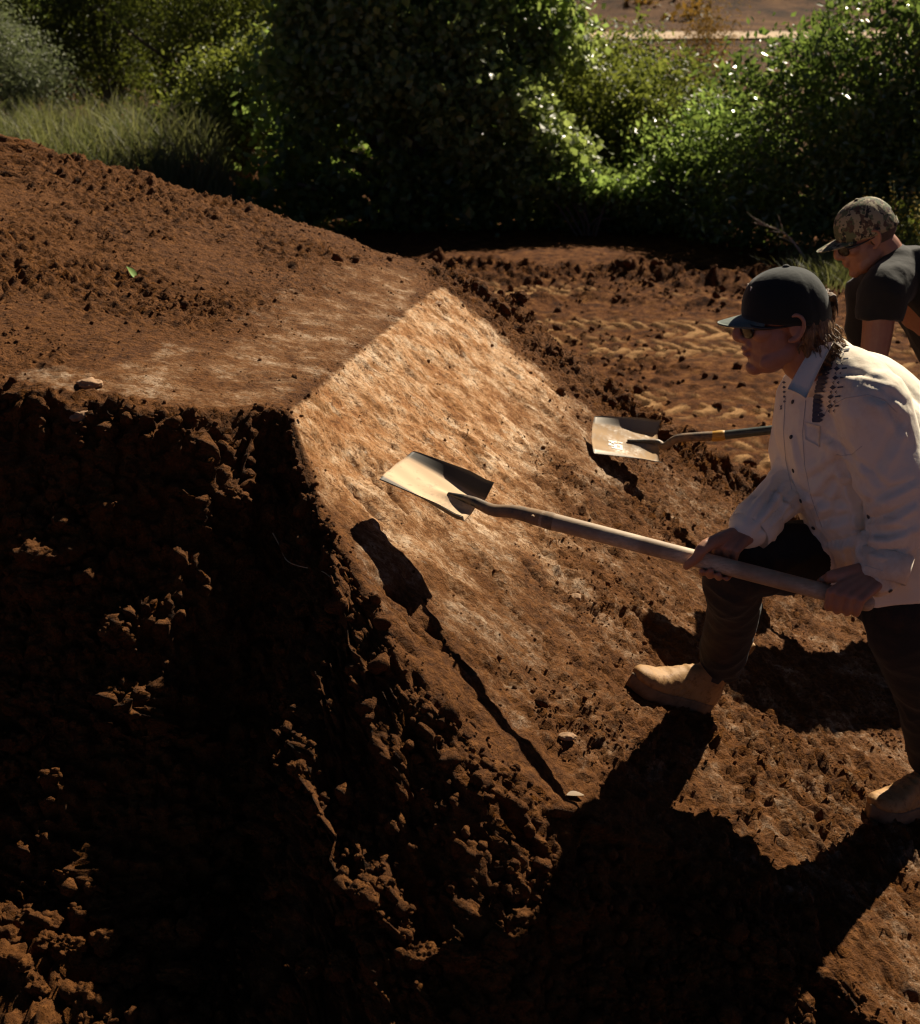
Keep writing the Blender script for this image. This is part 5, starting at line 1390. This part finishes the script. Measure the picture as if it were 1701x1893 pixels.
# shirt
sh = MB()
sh.tube([at(1640, 1078, 3.040), at(1622, 985, 3.050), at(1590, 890, 3.050), at(1566, 795, 3.050), at(1553, 735, 3.050), at(1540, 692, 3.050)], [0.190, 0.187, 0.184, 0.190, 0.172, 0.100], 30, side=LH, flat=[0.74, 0.77, 0.77, 0.74, 0.66, 0.72], sub=6, cap=False)
sh.tube([at(1548, 690, 3.060), at(1600, 735, 3.080), at(1655, 815, 3.090), at(1665, 900, 3.090)], [0.066, 0.112, 0.124, 0.115], 22, sub=5)
sh.tube([at(1610, 765, 2.950), at(1650, 830, 2.990), at(1668, 905, 3.010)], [0.085, 0.108, 0.108], 20, sub=4)
sh.tube([at(1535, 690, 3.050), at(1572, 705, 2.980), shL], [0.070, 0.078, 0.080], 18, sub=4)
sh.tube([at(1530, 690, 3.060), at(1515, 705, 3.130), shR], [0.070, 0.076, 0.078], 18, sub=4)
cuffL = wrL; cuffR = wrR
sh.tube([shL, (shL + elL) / 2 + np.array((0.006, 0, 0)), elL, elL * 0.45 + wrL * 0.55, cuffL], [0.084, 0.074, 0.064, 0.058, 0.050], 20, sub=6)
sh.tube([shR, (shR + elR) / 2, elR, elR * 0.45 + wrR * 0.55, cuffR], [0.082, 0.071, 0.061, 0.055, 0.049], 20, sub=6)
sm_ = remesh(sh, "shirt", M_SHIRT, 0.0042, 9)
wrinkle(sm_, 0.0070, [(unit((0.55, -0.3, -0.75)), 11, 1.0), (unit((0.2, 0.2, -1)), 15, 0.6), (unit((0.9, 0, -0.3)), 22, 0.45)],
        where=lambda co: 0.30 + 1.0 * _lk(co, elL, 0.13) + 1.0 * _lk(co, elR, 0.13) + 0.7 * _lk(co, wrL, 0.09) + 0.7 * _lk(co, wrR, 0.09) + 0.9 * _lk(co, at(1530, 960, 2.890), 0.2) + 0.5 * _lk(co, at(1550, 850, 2.890), 0.12) - 0.25 * _lk(co, at(1600, 690, 2.990), 0.14))
def crease(me, folds):
    co = get_co(me); no = get_no(me); bv = bvh_of(me); d = np.zeros(len(co))
    for pts, A, wd in folds:
        P = []
        pts = np.array(pts, float)
        for i in range(len(pts) - 1):
            m_ = max(2, int(np.linalg.norm(pts[i + 1] - pts[i]) / 6))
            for k in range(m_): P.append(pts[i] + (pts[i + 1] - pts[i]) * k / m_)
        P.append(pts[-1]); Q = [hit(bv, u, v)[0] for u, v in P]; Q = np.array([q for q in Q if q is not None])
        if len(Q) < 3: continue
        lo = Q.min(0) - 0.05; hi = Q.max(0) + 0.05; m = np.nonzero(((co > lo) & (co < hi)).all(1))[0]
        if not len(m): continue
        dist = np.linalg.norm(co[m][:, None, :] - Q[None], axis=2); j = dist.argmin(1); dm = dist.min(1)
        t = j / (len(Q) - 1); fade = np.sin(math.pi * np.clip(t * 0.92 + 0.04, 0, 1)) ** 0.7
        tg = np.gradient(Q, axis=0)[j]; sd = np.sign(np.einsum('ij,ij->i', np.cross(tg, no[m]), co[m] - Q[j]))
        d[m] += A * fade * (-np.exp(-(dm / wd) ** 2) + 0.75 * np.exp(-((dm - 2.1 * wd) / (1.3 * wd)) ** 2) * (sd > 0) + 0.2 * np.exp(-((dm - 2.1 * wd) / (1.3 * wd)) ** 2))
    set_co(me, co + no * d[:, None])
crease(sm_, [
    ([(1550, 836), (1568, 880), (1590, 930), (1602, 985), (1598, 1035)], 0.014, 0.009),
    ([(1598, 962), (1645, 952), (1692, 926)], 0.010, 0.008), ([(1594, 990), (1640, 988), (1686, 975)], 0.009, 0.007), ([(1606, 930), (1650, 905), (1696, 885)], 0.008, 0.008),
    ([(1600, 1015), (1650, 1022), (1684, 1010)], 0.007, 0.007), ([(1612, 880), (1640, 830), (1660, 780)], 0.008, 0.010), ([(1580, 850), (1610, 870), (1640, 905)], 0.007, 0.008),
    ([(1556, 842), (1525, 870), (1490, 890)], 0.009, 0.009), ([(1558, 856), (1530, 905), (1495, 945)], 0.009, 0.009), ([(1566, 880), (1545, 940), (1512, 985)], 0.008, 0.009),
    ([(1520, 800), (1545, 815), (1575, 842)], 0.007, 0.008), ([(1478, 905), (1520, 925), (1580, 930)], 0.008, 0.009), ([(1500, 965), (1545, 960), (1592, 940)], 0.008, 0.009),
    ([(1520, 1005), (1555, 1000), (1600, 985)], 0.007, 0.008), ([(1530, 1010), (1538, 1040), (1540, 1075)], 0.008, 0.008), ([(1570, 1000), (1575, 1040), (1572, 1075)], 0.006, 0.008),
    ([(1446, 885), (1425, 920), (1392, 965)], 0.009, 0.008), ([(1462, 905), (1440, 940), (1402, 985)], 0.009, 0.008), ([(1470, 925), (1450, 955), (1425, 985)], 0.007, 0.007), ([(1435, 905), (1452, 925), (1470, 935)], 0.007, 0.006),
    ([(1600, 722), (1640, 742), (1668, 790)], 0.009, 0.010), ([(1580, 700), (1625, 715), (1670, 745)], 0.006, 0.009), ([(1545, 690), (1590, 690), (1640, 705)], 0.005, 0.009), ([(1470, 800), (1478, 840), (1490, 880)], 0.005, 0.008),
])
shirt_bvh = bvh_of(sm_)
shirt = part("shirt", sm_, man)
def on_shirt(u, v, off=0.0012):
    p, n = hit(shirt_bvh, u, v)
    if p is None: return None
    if np.dot(n, ray(u, v)) > 0: n = -n
    return p + n * off
def seam(name, pts, r=0.0009, mat=M_THREAD, off=0.0006, step=5):
    P = []
    pts = np.array(pts, float)
    for i in range(len(pts) - 1):
        m = max(1, int(np.linalg.norm(pts[i + 1] - pts[i]) / step))
        for k in range(m): P.append(pts[i] + (pts[i + 1] - pts[i]) * k / m)
    P.append(pts[-1]); Q = [on_shirt(u, v, off) for u, v in P]; Q = [q for q in Q if q is not None]
    R = [Q[0]]
    for q in Q[1:]:
        if np.linalg.norm(q - R[-1]) < 0.05: R.append(q)
    mb = MB(); mb.tube(R, [r] * len(R), 6, sub=1, cap=False); return part(name, mb.mesh(name, mat), shirt)
seam("seam", [(1518, 778), (1531, 754), (1563, 736), (1605, 730), (1634, 739), (1658, 762)])
seam("seam", [(1546, 840), (1560, 842), (1575, 840), (1593, 825)])
seam("seam", [(1452, 735), (1449, 800), (1453, 850), (1464, 905)])
seam("seam", [(1490, 740), (1484, 800), (1488, 860), (1500, 920), (1520, 975)])
seam("seam", [(1600, 1045), (1640, 1058), (1672, 1052)])
for u, v in ((1466, 743), (1463, 808), (1467, 870), (1481, 926), (1504, 976), (1606, 955), (1663, 1062), (1646, 1092)):
    p, n = hit(shirt_bvh, u, v)
    if p is None: continue
    if np.dot(n, ray(u, v)) > 0: n = -n
    x = unit(np.cross(n, (0, 0, 1))); Mb = np.stack([x, np.cross(n, x), n], 1)
    mb = MB(); mb.ell(p + n * 0.0012, (0.0056, 0.0056, 0.0022), Mb, 12, 8); part("button", mb.mesh("button", M_BUTTON), shirt)
def decal(polys, mat, name, off=0.0010, label=None):
    vs, fs3, fs4 = [], [], []
    for poly in polys:
        Q = [on_shirt(u, v, off) for u, v in poly]
        if any(q is None for q in Q): continue
        if max(np.linalg.norm(Q[i] - Q[0]) for i in range(len(Q))) > 0.06: continue
        b = len(vs); vs += Q
        (fs4 if len(poly) == 4 else fs3).append([b + i for i in range(len(poly))])
    fl = [np.array(f) for f in (fs3, fs4) if f]
    return part(name, mesh_np(name, np.array(vs), fl, mat, False), shirt)
# navy print down the edge of the yoke: chevrons, diamonds and bars
Z = lambda x, y: (1250 + x * 0.29574, 340 + y * 0.29583)
polys = []
def zq(pts): polys.append([Z(x, y) for x, y in pts])
def stroke(x0, y0, x1, y1, w):
    d = np.array((x1 - x0, y1 - y0), float); l = np.linalg.norm(d); d /= l + 1e-9; n = np.array((-d[1], d[0])) * w / 2
    zq([(x0 + n[0], y0 + n[1]), (x1 + n[0], y1 + n[1]), (x1 - n[0], y1 - n[1]), (x0 - n[0], y0 - n[1])])
gp_ = np.random.default_rng(8); ey = np.arange(1040, 1480, 29.0)
for k, y in enumerate(ey):
    xl = np.interp(y, [1040, 1200, 1330, 1480], [962, 940, 908, 900]); wdt = np.interp(y, [1040, 1300, 1400, 1490], [110, 130, 90, 20])
    x0 = xl - 44; x1 = xl + gp_.uniform(-2, 26)
    zq([(x0, y - 15), (x1 - 8, y - 15), (x1 + 14, y), (x0 - 3, y + 2)]); zq([(x0 - 3, y + 2), (x1 + 14, y), (x1 - 10, y + 15), (x0, y + 15)])
    if wdt > 55:
        cx, h = xl + 62, 15
        if k % 2 == 0:
            zq([(cx - 20, y), (cx, y - h), (cx + 20, y), (cx, y + h)]); zq([(cx + 30, y - 5), (cx + 30 + wdt * 0.28, y - 8), (cx + 30 + wdt * 0.28, y + 2), (cx + 30, y + 5)])
        else:
            for q in range(2):
                x = cx - 12 + q * 30; zq([(x, y), (x + 16, y - 12), (x + 10, y), (x + 16, y + 12)])
decal(polys, M_NAVY, "yoke_print", 0.0024)
# smaller print on the far side of the placket and a dark tab at the hem
polys = []
for k in range(7):
    y = 1180 + 30 * k; zq([(660 + k * 2, y), (676, y - 9), (690, y), (676, y + 9)])
for (x0, y0, x1, y1) in ((652, 1385, 664, 1410), (664, 1382, 652, 1412)): stroke(x0, y0, x1, y1, 4)
decal(polys, M_NAVY, "placket_print")["kind"] = "stuff"
decal([[(1532, 1058), (1537, 1058), (1537, 1080), (1532, 1080)]], M_NAVY, "hem_label")
# chest pocket flap: a slightly proud patch
def patch(name, outline_rows, mat, off, thick):
    Q = [[on_shirt(u, v, off) for u, v in row] for row in outline_rows]
    if any(q is None for r in Q for q in r): return None
    Q = np.array(Q); a, b_ = Q.shape[:2]; K = a * b_
    nrm = unit(np.cross(Q[0, -1] - Q[0, 0], Q[-1, 0] - Q[0, 0])); 
    if np.dot(nrm, Q[0, 0] - CAM) > 0: nrm = -nrm
    top = Q.reshape(-1, 3) + nrm * thick; bot = Q.reshape(-1, 3) - nrm * 0.002
    i, j = np.meshgrid(np.arange(a - 1), np.arange(b_ - 1), indexing='ij')
    q = np.stack([i * b_ + j, i * b_ + j + 1, (i + 1) * b_ + j + 1, (i + 1) * b_ + j], -1).reshape(-1, 4)
    ring = np.array(list(range(b_)) + [r * b_ + b_ - 1 for r in range(1, a)] + [(a - 1) * b_ + c for c in range(b_ - 2, -1, -1)] + [r * b_ for r in range(a - 2, 0, -1)]); nx = np.roll(ring, -1)
    return part(name, mesh_np(name, np.concatenate([top, bot]), np.concatenate([q, q[:, ::-1] + K, np.stack([ring, nx, nx + K, ring + K], 1)]), mat), shirt)
def bilin(c, na, nb_):
    (a, b_, d, e) = [np.array(p, float) for p in c]
    return [[a * (1 - i) * (1 - j) + b_ * (1 - i) * j + e * i * (1 - j) + d * i * j for j in np.linspace(0, 1, nb_)] for i in np.linspace(0, 1, na)]
patch("pocket_flap", bilin([(1488, 780), (1517, 788), (1516, 826), (1490, 812)], 5, 5), M_SHIRT, 0.001, 0.002)
# collar: a stand round the neck and two turned-down points
ca = unit(at(1500, 640, 3.020) - nb); cc = at(1522, 666, 3.035) - np.array((0.004, 0, 0.006))
cr = []
s1_ = unit(LH - ca * np.dot(LH, ca)); s2_ = np.cross(ca, s1_)
for hgt, rr in ((-0.024, 0.078), (0.004, 0.071), (0.014, 0.069), (0.014, 0.064), (0.002, 0.063), (-0.024, 0.066)):
    t = np.arange(32) * 2 * math.pi / 32
    cr.append(cc + ca * hgt + rr * (np.cos(t)[:, None] * s1_ + np.sin(t)[:, None] * s2_ * 1.06))
mb = MB(); mb.loft(cr); part("collar", mb.mesh("collar", M_SHIRT), shirt)
def collar_point(name, px_, ys):
    P = np.array([at(u, v, y) for (u, v), y in zip(px_, ys)])
    grid = []
    for i in np.linspace(0, 1, 7):
        for j in np.linspace(0, 1, 7):
            p = P[0] * (1 - i) * (1 - j) + P[1] * (1 - i) * j + P[3] * i * (1 - j) + P[2] * i * j
            grid.append(p)
    G = np.array(grid); nrm = unit(np.cross(P[1] - P[0], P[3] - P[0])); 
    if np.dot(nrm, P[0] - CAM) > 0: nrm = -nrm
    bulge = np.array([math.sin(math.pi * i) * 0.004 + math.sin(math.pi * j) * 0.006 for i in np.linspace(0, 1, 7) for j in np.linspace(0, 1, 7)])
    G = G + nrm * bulge[:, None]; K = 49
    i, j = np.meshgrid(np.arange(6), np.arange(6), indexing='ij'); q = np.stack([i * 7 + j, i * 7 + j + 1, (i + 1) * 7 + j + 1, (i + 1) * 7 + j], -1).reshape(-1, 4)
    ring = np.array(list(range(7)) + [r * 7 + 6 for r in range(1, 7)] + [42 + c for c in range(5, -1, -1)] + [r * 7 for r in range(5, 0, -1)]); nx = np.roll(ring, -1)
    part(name, mesh_np(name, np.concatenate([G, G - nrm * 0.003]), np.concatenate([q, q[:, ::-1] + K, np.stack([ring, nx, nx + K, ring + K], 1)]), M_SHIRT), shirt)
cpx = [np.array(p, float) for p in ((1499, 645), (1541, 631), (1490, 736), (1456, 719))]
collar_point("collar_point", [tuple(p) for p in cpx], [2.946, 2.940, 2.876, 2.897])
# turned cuffs
for wr, el, r in ((wrL, elL, 0.058), (wrR, elR, 0.055)):
    a_ = unit(el - wr); mb = MB(); o1 = unit(np.cross(a_, (0.2, 0.9, 0.1))); o2 = np.cross(a_, o1); rg = []
    for hgt, rr in ((-0.012, r * 0.97), (0.02, r * 1.02), (0.052, r * 1.04), (0.055, r * 0.9), (-0.008, r * 0.86)):
        t = np.arange(32) * 2 * math.pi / 32; wob = 1 + 0.03 * np.sin(t * 3 + 1)
        rg.append(wr + a_ * hgt + (rr * wob)[:, None] * (np.cos(t)[:, None] * o1 + np.sin(t)[:, None] * o2))
    mb.loft(rg + [rg[0]]); part("cuff", mb.mesh("cuff", M_SHIRT), shirt)

# ================================================================== the man in black behind him
F2 = unit((-0.92, -0.38, 0)); L2 = unit((0.38, -0.92, 0))
hc2 = at(1599, 437, 4.580); HM2 = headframe((-0.90, -0.06, -0.42))
pel2 = at(1822, 745, 4.680); nb2 = at(1642, 488, 4.600)
toe2L = np.array((1.68, 4.32, 0)); toe2R = np.array((1.84, 4.82, 0))
def place(p): p = p.copy(); p[2] = max(mound_z(p[0], p[1]), ground_z(p[0], p[1])) + 0.012; return p
toe2L, toe2R = place(toe2L), place(toe2R); heel2L, heel2R = place(toe2L + np.array((0.285, 0.08, 0))), place(toe2R + np.array((0.285, 0.06, 0)))
man2 = empty("person", (heel2L + heel2R) / 2)
tag(man2, "man in a black T-shirt and camouflage cap bending forward behind the man in white", "person")
b2L, an2L, M2L = boot(man2, heel2L, toe2L, np.array((0, 0, 1.0))); b2R, an2R, M2R = boot(man2, heel2R, toe2R, np.array((0, 0, 1.0)))
hip2L = pel2 + L2 * 0.095 - np.array((0, 0, 0.03)); hip2R = pel2 - L2 * 0.095 - np.array((0, 0, 0.03))
kn2L = (hip2L + an2L) / 2 + F2 * 0.11; kn2R = (hip2R + an2R) / 2 + F2 * 0.11
s2L = at(1630, 540, 4.460); e2L = at(1614, 690, 4.420); w2L = at(1655, 760, 4.460)
s2R = at(1606, 546, 4.740); e2R = at(1600, 690, 4.760); w2R = at(1592, 735, 4.670)
H2L = E2 + (S2 - E2) * ((1722 - 1672) / (1722 - 1325.0)); H2R = E2 + (S2 - E2) * ((1722 - 1575) / (1722 - 1325.0))
body = MB(); add_head(body, hc2, HM2)
body.tube([hc2 + HM2 @ np.array((-0.030, 0, -0.03)), hc2 + HM2 @ np.array((-0.048, 0, -0.08)), nb2, at(1682, 525, 4.610)], [0.058, 0.058, 0.066, 0.08], 18, sub=4)
body.tube([nb2, at(1700, 545, 4.610), at(1760, 640, 4.630), pel2], [0.10, 0.13, 0.13, 0.12], 18, side=L2, flat=0.72, sub=4)
for sh_, el_, wr_, Hc_, n_, e_ in ((s2R, e2R, w2R, H2R, np.array((0.1, 0.2, 0.95)), np.array((0.1, 1.0, 0))), (s2L, e2L, w2L, H2L, np.array((0.1, -0.7, 0.65)), np.array((0, -0.3, -1.0)))):
    W = add_hand(body, Hc_, ax2, n_, e_, 0.0165, wr_)
    arm(body, sh_, el_, wr_, 1.08); body.tube([wr_, W], [0.029, 0.0265], 14, flat=0.8)
for hp, kn, an in ((hip2R, kn2R, an2R), (hip2L, kn2L, an2L)):
    body.tube([hp, (hp + kn) / 2, kn, kn * 0.6 + an * 0.4, an], [0.070, 0.060, 0.040, 0.030, 0.030], 14, sub=4)
part("body", remesh(body, "body", M_SKIN2, 0.0042, 3), man2)
add_glasses(man2, hc2, HM2)
add_cap(man2, "cap", hc2, HM2, M_CAMO, M_CAMO, rad=(0.105, 0.088, 0.110), cen=(-0.014, 0, 0.016), brim_out=0.168, tip_z=0.004, droop=0.007, strap=True)
T2 = lambda p: hc2 + HM2 @ np.asarray(p, float)
hb = MB(); hb.ell(T2((-0.035, 0, 0.012)), (0.079, 0.0785, 0.062), HM2); part("hair", remesh(hb, "hair", M_STUB, 0.005, 3), man2)
ts = MB()
ts.tube([pel2 + np.array((0.02, 0, -0.06)), at(1785, 660, 4.640), at(1742, 562, 4.620), at(1692, 512, 4.600), at(1656, 488, 4.600)], [0.185, 0.180, 0.190, 0.170, 0.088], 28, side=L2, flat=[0.76, 0.76, 0.72, 0.66, 0.78], sub=6, cap=False)
ts.tube([at(1653, 494, 4.580), at(1660, 514, 4.530), s2L], [0.078, 0.080, 0.082], 18, sub=4)
ts.tube([at(1653, 494, 4.620), at(1636, 516, 4.670), s2R], [0.078, 0.080, 0.080], 18, sub=4)
ts.tube([s2L, s2L * 0.66 + e2L * 0.34], [0.084, 0.076], 20, sub=2, cap=False); ts.tube([s2R, s2R * 0.55 + e2R * 0.45], [0.084, 0.074], 20, sub=2)
tsm = remesh(ts, "shirt", M_TEE, 0.006, 7)
wrinkle(tsm, 0.0055, [(unit((0.6, -0.2, -0.6)), 10, 1.0), (unit((0.2, 0.6, -0.6)), 17, 0.5)])
part("shirt", tsm, man2)
tr = MB()
tr.tube([pel2 + np.array((-0.03, 0, 0.06)), pel2, pel2 + np.array((0, 0, -0.08))], [0.15, 0.165, 0.14], 22, side=L2, flat=0.8, sub=4)
for hp, kn, an, r in ((hip2R, kn2R, an2R, 1), (hip2L, kn2L, an2L, 1)):
    tr.tube([hp, (hp + kn) / 2, kn, (kn + an) / 2, an], [0.102, 0.092, 0.076, 0.070, 0.066], 20, sub=5)
tm2 = remesh(tr, "trousers", M_JEAN, 0.007, 6); wrinkle(tm2, 0.005, [(unit((0.6, -0.5, 0.4)), 16, 1.0)]); part("trousers", tm2, man2)
